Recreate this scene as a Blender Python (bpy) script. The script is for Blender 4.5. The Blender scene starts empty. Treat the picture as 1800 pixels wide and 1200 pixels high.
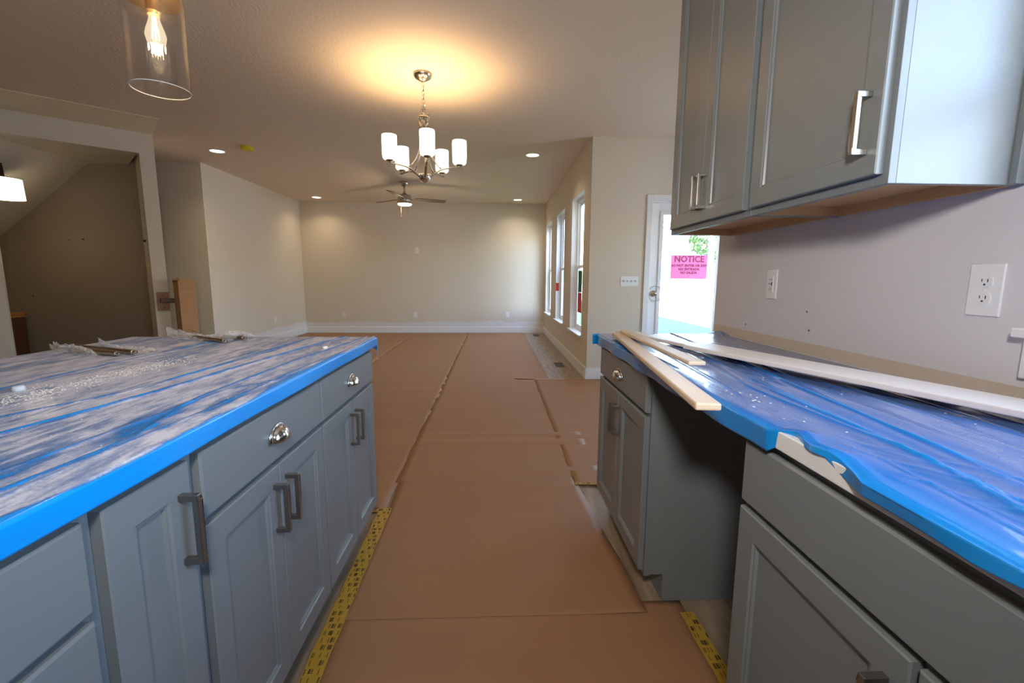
import bpy, bmesh, math, random
import numpy as np
from mathutils import Vector, Matrix
random.seed(7); RNG = np.random.default_rng(7)
sc = bpy.context.scene
COL = sc.collection
PI = math.pi

# ------------------------------------------------------------------ camera
cam_d = bpy.data.cameras.new('camera'); cam = bpy.data.objects.new('camera', cam_d); COL.objects.link(cam)
YAW, PITCH, ROLL, CAMH = 0.0398866, 0.1402247, -0.0053842, 1.19
fw = Vector((math.sin(YAW)*math.cos(PITCH), math.cos(YAW)*math.cos(PITCH), -math.sin(PITCH)))
rt = Vector((math.cos(YAW), -math.sin(YAW), 0)); dn = fw.cross(rt)
r2 = rt*math.cos(ROLL) + dn*math.sin(ROLL); d2 = -rt*math.sin(ROLL) + dn*math.cos(ROLL)
cam.matrix_world = Matrix(((r2.x, -d2.x, -fw.x, 0), (r2.y, -d2.y, -fw.y, 0), (r2.z, -d2.z, -fw.z, CAMH), (0, 0, 0, 1)))
cam_d.sensor_width = 36; cam_d.lens = 788.78/1800*36; cam_d.clip_start = 0.02; cam_d.clip_end = 500
sc.camera = cam

# ------------------------------------------------------------------ world, sun, exposure
sc.view_settings.view_transform = 'Standard'; sc.view_settings.look = 'None'
sc.view_settings.gamma = 1; sc.view_settings.use_curve_mapping = False
sc.view_settings.exposure = 0.0
world = bpy.data.worlds.new('sky'); sc.world = world; world.use_nodes = True
wn = world.node_tree; wn.nodes.clear()
wo = wn.nodes.new('ShaderNodeOutputWorld'); wb = wn.nodes.new('ShaderNodeBackground'); ws = wn.nodes.new('ShaderNodeTexSky')
ws.sky_type = 'NISHITA'; ws.sun_disc = False; ws.sun_elevation = math.radians(42); ws.sun_rotation = math.radians(215)
ws.air_density = 1.0; ws.dust_density = 2.0
wn.links.new(ws.outputs[0], wb.inputs[0]); wn.links.new(wb.outputs[0], wo.inputs[0]); wb.inputs[1].default_value = 3.9
def light(name, kind, loc, energy, color=(1, 1, 1), **k):
    d = bpy.data.lights.new(name, kind); d.energy = energy; d.color = color
    for a, v in k.items():
        if a not in ('aim', 'parent'): setattr(d, a, v)
    o = bpy.data.objects.new(name, d); COL.objects.link(o); o.location = loc
    if 'aim' in k: o.rotation_euler = (Vector(k['aim'])).to_track_quat('-Z', 'Y').to_euler()
    return o
light('sun', 'SUN', (-8, -10, 14), 8.0, (1, 0.95, 0.88), angle=0.01, aim=(0.55, 0.60, -0.62))
# daylight portals in the window openings (the light itself is the sky)
def portal(loc, sx, sz, aim):
    o = light('window_daylight', 'AREA', loc, 1.0, aim=aim); o.data.shape = 'RECTANGLE'; o.data.size = sx; o.data.size_y = sz
    o.data.cycles.is_portal = True
portal((1.26, 6.03, 1.37), 1.8, 0.86, (-1, 0, 0)); portal((1.26, 7.57, 1.37), 1.8, 0.86, (-1, 0, 0)); portal((1.26, 9.15, 1.37), 1.8, 0.86, (-1, 0, 0))
portal((1.32, 0.18, 1.66), 1.2, 1.3, (-1, 0, 0)); portal((2.26, 5.36, 1.1), 0.9, 1.8, (0, -1, 0)); portal((3.44, 3.95, 1.42), 1.3, 1.25, (-1, 0, 0))
# the photographer's flash, just above the lens, tilted up a little
fl_ = light('camera_flash', 'AREA', (-.04, -.18, 1.66), 19, (1.0, .96, .92), aim=(.10, 1, -.04), shape='DISK', size=.20, spread=math.radians(140))
WARM = (1.0, 0.64, 0.31)
cy = sc.cycles
cy.use_denoising = True; cy.max_bounces = 10; cy.diffuse_bounces = 6; cy.glossy_bounces = 4; cy.transmission_bounces = 6; cy.transparent_max_bounces = 12
cy.sample_clamp_indirect = 6; cy.caustics_reflective = False; cy.caustics_refractive = False; cy.blur_glossy = 0.5

# ------------------------------------------------------------------ materials
def lin(c): return tuple(((v/255)/12.92 if v/255 <= .04045 else ((v/255+.055)/1.055)**2.4) for v in c)
def nodes(name):
    m = bpy.data.materials.new(name); m.use_nodes = True
    nt = m.node_tree; return m, nt, nt.nodes['Principled BSDF']
def mat(name, rgb, rough=.5, metal=0., var=.04, scale=6., bump=0., bscale=60., spec=.5, coat=0., stretch=None, **k):
    m, nt, p = nodes(name); L = nt.links
    c = lin(rgb)
    tc = nt.nodes.new('ShaderNodeTexCoord'); mp = nt.nodes.new('ShaderNodeMapping'); L.new(tc.outputs['Object'], mp.inputs[0])
    if stretch: mp.inputs['Scale'].default_value = stretch
    n = nt.nodes.new('ShaderNodeTexNoise'); n.inputs['Scale'].default_value = scale; n.inputs['Detail'].default_value = 4; L.new(mp.outputs[0], n.inputs['Vector'])
    r = nt.nodes.new('ShaderNodeMix'); r.data_type = 'RGBA'
    r.inputs[6].default_value = tuple(v*(1-var) for v in c)+(1,); r.inputs[7].default_value = tuple(min(1, v*(1+var)) for v in c)+(1,)
    L.new(n.outputs['Fac'], r.inputs[0]); L.new(r.outputs[2], p.inputs['Base Color'])
    p.inputs['Roughness'].default_value = rough; p.inputs['Metallic'].default_value = metal
    p.inputs['Specular IOR Level'].default_value = spec; p.inputs['Coat Weight'].default_value = coat; p.inputs['Coat Roughness'].default_value = .2
    if bump:
        b = nt.nodes.new('ShaderNodeBump'); b.inputs['Strength'].default_value = bump; b.inputs['Distance'].default_value = .01
        n2 = nt.nodes.new('ShaderNodeTexNoise'); n2.inputs['Scale'].default_value = bscale; n2.inputs['Detail'].default_value = 3; L.new(mp.outputs[0], n2.inputs['Vector'])
        L.new(n2.outputs['Fac'], b.inputs['Height']); L.new(b.outputs[0], p.inputs['Normal'])
    return m
def emit(name, rgb, strength, base=(240, 235, 225)):
    m, nt, p = nodes(name)
    p.inputs['Base Color'].default_value = lin(base)+(1,); p.inputs['Emission Color'].default_value = tuple(rgb)+(1,); p.inputs['Emission Strength'].default_value = strength
    p.inputs['Roughness'].default_value = .3
    return m
def glass(name, tint=(1, 1, 1), refl=.05, rough=.01):
    m = bpy.data.materials.new(name); m.use_nodes = True; nt = m.node_tree; nt.nodes.clear(); L = nt.links
    o = nt.nodes.new('ShaderNodeOutputMaterial'); mx = nt.nodes.new('ShaderNodeMixShader'); t = nt.nodes.new('ShaderNodeBsdfTransparent'); g = nt.nodes.new('ShaderNodeBsdfGlossy')
    lw = nt.nodes.new('ShaderNodeLayerWeight'); lw.inputs['Blend'].default_value = .5
    pw = nt.nodes.new('ShaderNodeMath'); pw.operation = 'POWER'; pw.inputs[1].default_value = 5; L.new(lw.outputs['Facing'], pw.inputs[0])
    f = nt.nodes.new('ShaderNodeMath'); f.operation = 'MULTIPLY_ADD'; f.inputs[1].default_value = .75; f.inputs[2].default_value = refl; L.new(pw.outputs[0], f.inputs[0])
    t.inputs[0].default_value = tuple(tint)+(1,); g.inputs['Roughness'].default_value = rough
    L.new(f.outputs[0], mx.inputs[0]); L.new(t.outputs[0], mx.inputs[1]); L.new(g.outputs[0], mx.inputs[2]); L.new(mx.outputs[0], o.inputs[0])
    return m

def glow_glass(name, rgb, k, w):
    m = bpy.data.materials.new(name); m.use_nodes = True; nt = m.node_tree; nt.nodes.clear(); L = nt.links
    o = nt.nodes.new('ShaderNodeOutputMaterial'); mx = nt.nodes.new('ShaderNodeMixShader'); t = nt.nodes.new('ShaderNodeBsdfTransparent'); g = nt.nodes.new('ShaderNodeEmission')
    g.inputs[0].default_value = tuple(rgb)+(1,); g.inputs[1].default_value = k; mx.inputs[0].default_value = w
    L.new(t.outputs[0], mx.inputs[1]); L.new(g.outputs[0], mx.inputs[2]); L.new(mx.outputs[0], o.inputs[0]); return m
BULBE = glow_glass('lit bulb glass', (1, .78, .52), 1.5, .42)
def wall_material(name, rgb, primer=False):
    """greige paint; the band just above the baseboards is still white primer with a ragged upper edge."""
    m, nt, p = nodes(name); L = nt.links
    tc = nt.nodes.new('ShaderNodeTexCoord')
    n = nt.nodes.new('ShaderNodeTexNoise'); n.inputs['Scale'].default_value = 2.2; n.inputs['Detail'].default_value = 5; L.new(tc.outputs['Object'], n.inputs['Vector'])
    c = lin(rgb); r = nt.nodes.new('ShaderNodeMix'); r.data_type = 'RGBA'
    r.inputs[6].default_value = tuple(v*.97 for v in c)+(1,); r.inputs[7].default_value = tuple(v*1.03 for v in c)+(1,); L.new(n.outputs['Fac'], r.inputs[0])
    out = r.outputs[2]
    if primer:
        sp = nt.nodes.new('ShaderNodeSeparateXYZ'); L.new(tc.outputs['Object'], sp.inputs[0])
        n3 = nt.nodes.new('ShaderNodeTexNoise'); n3.inputs['Scale'].default_value = 2.3; n3.inputs['Detail'].default_value = 6; L.new(tc.outputs['Object'], n3.inputs['Vector'])
        a = nt.nodes.new('ShaderNodeMath'); a.operation = 'MULTIPLY_ADD'; a.inputs[1].default_value = .16; L.new(n3.outputs['Fac'], a.inputs[0]); L.new(sp.outputs['Z'], a.inputs[2])
        mr = nt.nodes.new('ShaderNodeMapRange'); mr.inputs[1].default_value = .31; mr.inputs[2].default_value = .335; mr.inputs[3].default_value = 1; mr.inputs[4].default_value = 0
        L.new(a.outputs[0], mr.inputs[0])
        r2_ = nt.nodes.new('ShaderNodeMix'); r2_.data_type = 'RGBA'; L.new(mr.outputs[0], r2_.inputs[0]); L.new(out, r2_.inputs[6]); r2_.inputs[7].default_value = lin((222, 220, 216))+(1,)
        out = r2_.outputs[2]
    L.new(out, p.inputs['Base Color']); p.inputs['Roughness'].default_value = .6; p.inputs['Specular IOR Level'].default_value = .35
    b = nt.nodes.new('ShaderNodeBump'); b.inputs['Strength'].default_value = .08; b.inputs['Distance'].default_value = .005
    n2 = nt.nodes.new('ShaderNodeTexNoise'); n2.inputs['Scale'].default_value = 180; L.new(tc.outputs['Object'], n2.inputs['Vector']); L.new(n2.outputs['Fac'], b.inputs['Height']); L.new(b.outputs[0], p.inputs['Normal'])
    return m
def ceiling_material():
    """stomp-brush texture: short curved strokes in relief."""
    m, nt, p = nodes('stomped ceiling plaster'); L = nt.links
    tc = nt.nodes.new('ShaderNodeTexCoord')
    w = nt.nodes.new('ShaderNodeTexWave'); w.inputs['Scale'].default_value = 9; w.inputs['Distortion'].default_value = 14; w.inputs['Detail'].default_value = 3; w.inputs['Detail Scale'].default_value = 1.2
    n = nt.nodes.new('ShaderNodeTexNoise'); n.inputs['Scale'].default_value = 5
    L.new(tc.outputs['Object'], w.inputs['Vector']); L.new(tc.outputs['Object'], n.inputs['Vector'])
    mu = nt.nodes.new('ShaderNodeMath'); mu.operation = 'MULTIPLY'; L.new(w.outputs['Fac'], mu.inputs[0]); L.new(n.outputs['Fac'], mu.inputs[1])
    b = nt.nodes.new('ShaderNodeBump'); b.inputs['Strength'].default_value = .25; b.inputs['Distance'].default_value = .005; L.new(mu.outputs[0], b.inputs['Height']); L.new(b.outputs[0], p.inputs['Normal'])
    p.inputs['Base Color'].default_value = lin((226, 211, 192))+(1,); p.inputs['Roughness'].default_value = .8; p.inputs['Specular IOR Level'].default_value = .2
    return m
WALL = wall_material('greige wall paint', (212, 202, 184))
WALLP = wall_material('greige wall paint above white primer', (212, 202, 184), True)
KWALL = wall_material('kitchen wall paint', (217, 213, 213))
CEIL = ceiling_material()
TRIM = mat('white semi-gloss trim', (232, 232, 230), .35, var=.01)
VINYL = mat('white vinyl', (238, 238, 238), .3, var=.01)
PLASTW = mat('white plastic', (236, 236, 234), .25, var=.01)
SLOT = mat('dark slot', (40, 38, 36), .6)
CAB = mat('slate blue-grey cabinet lacquer', (120, 125, 125), .33, var=.035, scale=2.5, bump=.03, bscale=120, spec=.5)
CABF = mat('slate cabinet edge', (118, 124, 126), .42, var=.02)
MAPLE = mat('clear maple veneer', (206, 164, 116), .45, var=.10, scale=5, stretch=(1, .15, 6), bump=.02)
NICKEL = mat('brushed nickel', (196, 186, 172), .24, 1., var=.03)
PEWTER = mat('dark pewter pull metal', (158, 152, 146), .36, 1., var=.05)
CHROME = mat('polished nickel', (225, 222, 216), .12, 1., var=.01)
BRASS = mat('satin brass', (190, 160, 105), .25, 1., var=.02)
STEEL = mat('bronze-tinted steel rod', (186, 164, 134), .30, 1., var=.05)
QUARTZ = mat('white quartz', (228, 226, 222), .2, var=.02, scale=14)
WOODW = mat('pale sanded maple strip', (222, 196, 164), .5, var=.07, scale=4, stretch=(8, .8, 8), bump=.03)
WHITEWASH = mat('white primed board', (232, 222, 210), .4, var=.05, scale=3, stretch=(1, 14, 1))
OAK = mat('light oak', (190, 130, 72), .45, var=.14, scale=6, stretch=(1, 1, 8), bump=.04)
WALNUT = mat('stained walnut', (92, 58, 36), .45, var=.15, scale=6, stretch=(1, 1, 8), bump=.04)
ROSE = mat('raw wood block', (150, 112, 84), .6, var=.12, scale=12)
CARD = mat('brown corrugated cardboard', (176, 134, 92), .8, var=.05, scale=3, stretch=(1, 1, 12), bump=.04)
CARDD = mat('cardboard cut edge', (140, 98, 60), .85)
INK = mat('black print ink', (48, 42, 38), .8)
def paper_material():
    m, nt, p = nodes('brown floor-protection paper'); L = nt.links
    tc = nt.nodes.new('ShaderNodeTexCoord')
    mp = nt.nodes.new('ShaderNodeMapping'); mp.inputs['Scale'].default_value = (.35, 3, 1); L.new(tc.outputs['Object'], mp.inputs[0])
    n = nt.nodes.new('ShaderNodeTexNoise'); n.inputs['Scale'].default_value = 2.2; n.inputs['Detail'].default_value = 7; n.inputs['Roughness'].default_value = .6; L.new(mp.outputs[0], n.inputs['Vector'])
    f = nt.nodes.new('ShaderNodeTexNoise'); f.inputs['Scale'].default_value = 420; L.new(tc.outputs['Object'], f.inputs['Vector'])
    r = nt.nodes.new('ShaderNodeMix'); r.data_type = 'RGBA'; c = lin((160, 120, 86))
    r.inputs[6].default_value = tuple(v*.90 for v in c)+(1,); r.inputs[7].default_value = tuple(v*1.10 for v in c)+(1,)
    L.new(n.outputs['Fac'], r.inputs[0])
    r3 = nt.nodes.new('ShaderNodeMix'); r3.data_type = 'RGBA'; r3.blend_type = 'MULTIPLY'; r3.inputs[0].default_value = .12
    L.new(r.outputs[2], r3.inputs[6]); L.new(f.outputs['Color'], r3.inputs[7]); L.new(r3.outputs[2], p.inputs['Base Color'])
    b = nt.nodes.new('ShaderNodeBump'); b.inputs['Strength'].default_value = .12; b.inputs['Distance'].default_value = .01; L.new(n.outputs['Fac'], b.inputs['Height']); L.new(b.outputs[0], p.inputs['Normal'])
    p.inputs['Roughness'].default_value = .62; p.inputs['Specular IOR Level'].default_value = .3
    return m
PAPER = paper_material()
def plank_material():
    m, nt, p = nodes('greige vinyl plank'); L = nt.links
    tc = nt.nodes.new('ShaderNodeTexCoord'); mp = nt.nodes.new('ShaderNodeMapping'); L.new(tc.outputs['Object'], mp.inputs[0]); mp.inputs['Scale'].default_value = (7, 1, 1)
    n = nt.nodes.new('ShaderNodeTexNoise'); n.inputs['Scale'].default_value = 4; n.inputs['Detail'].default_value = 8; L.new(mp.outputs[0], n.inputs['Vector'])
    r = nt.nodes.new('ShaderNodeValToRGB'); L.new(n.outputs['Fac'], r.inputs[0])
    r.color_ramp.elements[0].position = .3; r.color_ramp.elements[0].color = lin((122, 104, 84))+(1,); r.color_ramp.elements[1].position = .75; r.color_ramp.elements[1].color = lin((168, 150, 126))+(1,)
    L.new(r.outputs[0], p.inputs['Base Color']); p.inputs['Roughness'].default_value = .38
    return m
PLANK = plank_material()
TAPE = mat('yellow printed tape', (180, 143, 52), .4, var=.06)
CONC = mat('sunlit concrete', (215, 212, 205), .9, var=.05)
GRASS = mat('lawn grass', (22, 88, 34), .9, var=.3, scale=25, bump=.4, bscale=90)
SIDING = mat('white lap siding', (170, 176, 184), .7, var=.03)
BLUESID = mat('pale blue siding', (96, 128, 158), .7, var=.03)
SHING = mat('grey roof shingles', (80, 82, 92), .85, var=.2, scale=30)
LEAF = mat('tree leaves', (66, 100, 52), .7, var=.35, scale=9)
BARK = mat('tree bark', (98, 82, 66), .9, var=.2)
GLASSW = glass('window glass'); GLASSP = glass('pendant glass', refl=.10); BULBG = glass('bulb glass', (1, .95, .86), refl=.08)
def bag_mat():
    m, nt, p = nodes('clear plastic bag'); L = nt.links; p.inputs['Base Color'].default_value = (.85, .83, .80, 1); p.inputs['Roughness'].default_value = .18
    t = nt.nodes.new('ShaderNodeBsdfTransparent'); mx = nt.nodes.new('ShaderNodeMixShader'); lw = nt.nodes.new('ShaderNodeLayerWeight'); lw.inputs['Blend'].default_value = .4
    f = nt.nodes.new('ShaderNodeMath'); f.operation = 'MULTIPLY_ADD'; f.inputs[1].default_value = .45; f.inputs[2].default_value = .10; L.new(lw.outputs['Facing'], f.inputs[0])
    L.new(f.outputs[0], mx.inputs[0]); L.new(t.outputs[0], mx.inputs[1]); L.new(p.outputs[0], mx.inputs[2]); L.new(mx.outputs[0], nt.nodes['Material Output'].inputs[0]); return m
BAG = bag_mat()
def thin_paper(name, rgb, tr):
    m, nt, p = nodes(name); L = nt.links; p.inputs['Base Color'].default_value = lin(rgb)+(1,); p.inputs['Roughness'].default_value = .7
    t = nt.nodes.new('ShaderNodeBsdfTranslucent'); t.inputs[0].default_value = lin(rgb)+(1,); mx = nt.nodes.new('ShaderNodeMixShader'); mx.inputs[0].default_value = tr
    L.new(p.outputs[0], mx.inputs[1]); L.new(t.outputs[0], mx.inputs[2]); L.new(mx.outputs[0], nt.nodes['Material Output'].inputs[0]); return m
PINK = thin_paper('pink notice paper', (252, 178, 214), .42)
PINK_OLD = mat('pink notice card', (240, 118, 170), .7, var=.01)
PINKD = thin_paper('magenta notice ink', (196, 40, 100), .3); PINKM = thin_paper('rose notice ink', (236, 110, 160), .35)
GREEN = thin_paper('green sticker paper', (30, 110, 70), .2); RED = thin_paper('red-orange sticker paper', (206, 62, 36), .2)
YEL = mat('yellow plastic dust cover', (214, 196, 30), .35)
DUSTW = mat('white plaster crumbs', (232, 226, 216), .9)

# ------------------------------------------------------------------ mesh helpers
def root_loc(p):
    while p.parent: p = p.parent
    return Vector(p.location)
def obj(name, bm, m, parent=None, bevel=0., smooth=False, seg=2, kind=None):
    me = bpy.data.meshes.new(name)
    if parent is not None: bmesh.ops.translate(bm, vec=-root_loc(parent), verts=bm.verts)
    bmesh.ops.recalc_face_normals(bm, faces=bm.faces)
    bm.to_mesh(me); bm.free(); o = bpy.data.objects.new(name, me); COL.objects.link(o)
    me.materials.append(m)
    if parent is not None: o.parent = parent
    if smooth:
        for p in me.polygons: p.use_smooth = True
    if bevel:
        b = o.modifiers.new('bevel', 'BEVEL'); b.width = bevel; b.segments = seg; b.limit_method = 'ANGLE'; b.angle_limit = .6
    if kind: o['kind'] = kind
    return o
def thing(name, label, cat, loc, group=None):
    o = bpy.data.objects.new(name, None); COL.objects.link(o); o.location = loc; o.empty_display_size = .05
    o['label'] = label; o['category'] = cat
    if group: o['group'] = group
    return o
def tag(o, label, cat, group=None):
    o['label'] = label; o['category'] = cat
    if group: o['group'] = group
    return o
def struct(o): o['kind'] = 'structure'; return o
def B(*boxes):
    bm = bmesh.new()
    for b in boxes: add_box(bm, *b)
    return bm
def add_box(bm, x0, x1, y0, y1, z0, z1):
    v = [bm.verts.new(p) for p in ((x0, y0, z0), (x1, y0, z0), (x1, y1, z0), (x0, y1, z0), (x0, y0, z1), (x1, y0, z1), (x1, y1, z1), (x0, y1, z1))]
    for f in ((0, 3, 2, 1), (4, 5, 6, 7), (0, 1, 5, 4), (1, 2, 6, 5), (2, 3, 7, 6), (3, 0, 4, 7)): bm.faces.new([v[i] for i in f])
    return v
def prism(bm, pts, z0, z1):
    a = [bm.verts.new((x, y, z0)) for x, y in pts]; b = [bm.verts.new((x, y, z1)) for x, y in pts]; n = len(pts)
    bm.faces.new(a[::-1]); bm.faces.new(b)
    for i in range(n): bm.faces.new((a[i], a[(i+1) % n], b[(i+1) % n], b[i]))
def lathe(bm, prof, c, n=32, axis='z', cap=True):
    cx, cy_, cz = c; rings = []
    for r, h in prof:
        ring = []
        for i in range(n):
            a = 2*PI*i/n; ca, sa = math.cos(a)*r, math.sin(a)*r
            p = (cx+ca, cy_+sa, cz+h) if axis == 'z' else ((cx+h, cy_+ca, cz+sa) if axis == 'x' else (cx+ca, cy_+h, cz+sa))
            ring.append(bm.verts.new(p))
        rings.append(ring)
    for a, b in zip(rings, rings[1:]):
        for i in range(n): bm.faces.new((a[i], a[(i+1) % n], b[(i+1) % n], b[i]))
    if cap:
        for r in (rings[0], rings[-1]):
            if (r[0].co-r[n//2].co).length > 1e-5: bm.faces.new(r)
    return rings
def tube(bm, pts, r, n=10, cap=True, flat=None):
    """round (or flat = (w, h) rectangular) bar along a path"""
    pts = [Vector(p) for p in pts]; rings = []; up0 = Vector((0, 0, 1))
    for i, p in enumerate(pts):
        t = (pts[min(i+1, len(pts)-1)]-pts[max(i-1, 0)]).normalized()
        ref = up0 if abs(t.z) < .93 else Vector((1, 0, 0))
        if i == 0: s = t.cross(ref).normalized()
        else:
            s = (s-t*s.dot(t)).normalized()
        u = s.cross(t).normalized()
        if flat: cs = [(-flat[0]/2, -flat[1]/2), (flat[0]/2, -flat[1]/2), (flat[0]/2, flat[1]/2), (-flat[0]/2, flat[1]/2)]
        else: cs = [(math.cos(2*PI*k/n)*r, math.sin(2*PI*k/n)*r) for k in range(n)]
        rings.append([bm.verts.new(p+s*a+u*b) for a, b in cs])
    m = len(rings[0])
    for a, b in zip(rings, rings[1:]):
        for i in range(m): bm.faces.new((a[i], a[(i+1) % m], b[(i+1) % m], b[i]))
    if cap: bm.faces.new(rings[0]); bm.faces.new(rings[-1])
def holed(axis, a0, a1, z0, z1, t0, t1, holes):
    """wall slab with rectangular openings; axis 'x': runs along x, thickness in y"""
    As = sorted({a0, a1, *[h[0] for h in holes], *[h[1] for h in holes]}); Zs = sorted({z0, z1, *[h[2] for h in holes], *[h[3] for h in holes]})
    bm = bmesh.new()
    for i in range(len(As)-1):
        col = []
        for j in range(len(Zs)-1):
            am, zm = (As[i]+As[i+1])/2, (Zs[j]+Zs[j+1])/2
            if any(h[0] < am < h[1] and h[2] < zm < h[3] for h in holes): continue
            if col and col[-1][1] == Zs[j]: col[-1][1] = Zs[j+1]
            else: col.append([Zs[j], Zs[j+1]])
        for c0, c1 in col:
            if axis == 'x': add_box(bm, As[i], As[i+1], t0, t1, c0, c1)
            else: add_box(bm, t0, t1, As[i], As[i+1], c0, c1)
    bmesh.ops.remove_doubles(bm, verts=bm.verts, dist=1e-5)
    return bm
def text_mesh(name, body, size, loc, rot, m, parent=None, bold=.0, align='CENTER', depth=.0004, offset=0.):
    cu = bpy.data.curves.new(name, 'FONT'); cu.body = body; cu.size = size; cu.align_x = align; cu.align_y = 'CENTER'; cu.extrude = depth; cu.offset = offset; cu.resolution_u = 2
    t = bpy.data.objects.new(name, cu); COL.objects.link(t)
    dg = bpy.context.evaluated_depsgraph_get(); me = bpy.data.meshes.new_from_object(t.evaluated_get(dg)); bpy.data.objects.remove(t); 
    me.transform(Matrix.Translation(Vector(loc)-(root_loc(parent) if parent else Vector())) @ rot.to_4x4())
    me.materials.clear(); me.materials.append(m)
    o = bpy.data.objects.new(name, me); COL.objects.link(o)
    if parent: o.parent = parent
    return o

# ================================================================== STRUCTURE
CZ = 2.75; FL = -7.0
struct(obj('floor', B((FL-.1, 1.245, -3.34, 9.95, -.12, 0), (1.245, 3.4, 2.2, 5.33, -.12, 0)), PLANK))
struct(obj('ceiling', B((FL-.1, 1.245, -3.3, 9.95, CZ, CZ+.15), (1.245, 3.4, 2.2, 5.33, CZ, CZ+.15)), CEIL))
struct(obj('wall_back', B((-4.15, 1.095, 9.8, 9.92, 0, CZ)), WALLP))
struct(obj('wall_left', B((-4.17, -4.05, 6.63, 9.8, 0, CZ)), WALLP))
struct(obj('wall_hall', B((FL, -4.17, 6.63, 6.75, 0, CZ)), WALL))
WINS = ((5.60, 6.46), (7.12, 8.00), (8.70, 9.58)); WZ0, WZ1 = .46, 2.27
struct(obj('wall_right', holed('y', 5.33, 9.92, 0, CZ, 1.095, 1.245, [(a, b, WZ0, WZ1) for a, b in WINS]), WALL))
struct(obj('wall_entry', holed('x', 1.095, 3.4, 0, CZ, 5.21, 5.33, [(1.80, 2.74, 0, 2.07)]), WALL))
struct(obj('wall_nook', holed('y', 2.32, 5.21, 0, CZ, 3.28, 3.42, [(3.3, 4.6, .75, 2.10)]), WALL)); struct(obj('wall_nook_near', B((1.30, 3.4, 2.2, 2.32, 0, CZ)), WALL))
struct(obj('wall_kitchen', holed('y', -3.2, 2.32, 0, CZ, 1.16, 1.30, [(-.42, .89, 1.068, 2.22)]), KWALL))
struct(obj('wall_rear', B((FL, 1.30, -3.34, -3.2, 0, CZ)), WALL)); struct(obj('wall_far_left', B((FL-.1, FL, -3.3, 6.75, 0, CZ)), WALL))
# the angled stair wall (runs at about 40 degrees); built in its own frame and turned
UD = Vector((.7632, .6462, 0)); ND = Vector((-.6462, .7632, 0)); P0 = Vector((-3.794, 5.411, 0)); HZ = 2.527
def un(u, n, z=0): p = P0+UD*u+ND*n; return Vector((p.x, p.y, z))
def turn(bm):
    for v in bm.verts: v.co = un(v.co.x, v.co.y, v.co.z)
    return bm
struct(obj('wall_stair', turn(holed('x', -4.1, 0, 0, CZ, 0, .11, [(-1.27, -.135, 0, HZ)])), WALL))
struct(obj('wall_stair_return', turn(B((-.135, 0, .11, .66, 0, CZ))), WALL))
struct(obj('wall_niche_back', B((FL, -4.33, 5.83, 5.93, 0, CZ)), wall_material('greige wall paint darkened as shade', (150, 136, 120))))  # niche shade is put into a darker copy of the wall colour
bm = bmesh.new(); prism(bm, [(-4.88, 4.66), (-3.99, 5.40), (-4.40, 5.83), (-4.88, 5.83)], HZ, HZ+.08); struct(obj('ceiling_niche', bm, WALL))
bm = bmesh.new(); sl = .835/1.088
for z_ in (0, .08):
    pass
q = [(-4.88, 4.66, HZ), (-4.88, 5.83, HZ), (-6.95, 5.83, HZ-sl*2.07), (-6.95, 2.95, HZ-sl*2.07)]
a = [bm.verts.new(p) for p in q]; b = [bm.verts.new((x, y, z+.1)) for x, y, z in q]
bm.faces.new(a); bm.faces.new(b[::-1])
for i in range(4): bm.faces.new((a[i], a[(i+1) % 4], b[(i+1) % 4], b[i]))
struct(obj('ceiling_stair_slope', bm, WALL))
# smooth drywall strip on the ceiling alongside the stair wall, colour lightened to look lit
struct(obj('trim_1', turn(B((-4.0, 0, -.68, 0, CZ-.004, CZ))), mat('smooth ceiling drywall', (238, 226, 200), .7)))
# baseboards
def board(name, bm): return struct(obj(name, bm, TRIM, bevel=.003))
BH = .135
board('baseboard_back', B((-4.05, 1.095, 9.785, 9.8, 0, BH)))
board('baseboard_left', B((-4.05, -4.035, 6.615, 9.785, 0, BH)))
board('baseboard_hall', B((-5.6, -4.05, 6.615, 6.63, 0, BH)))
board('baseboard_right', B((1.08, 1.095, 5.195, 9.785, 0, BH)))
board('baseboard_entry', B((1.095, 1.735, 5.195, 5.21, 0, BH)))
struct(obj('trim_2', B((1.1588, 1.1598, -.6, 2.318, .917, .958)), mat('bare tan drywall edge', (205, 190, 170), .8, var=.06), bevel=0))
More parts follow.
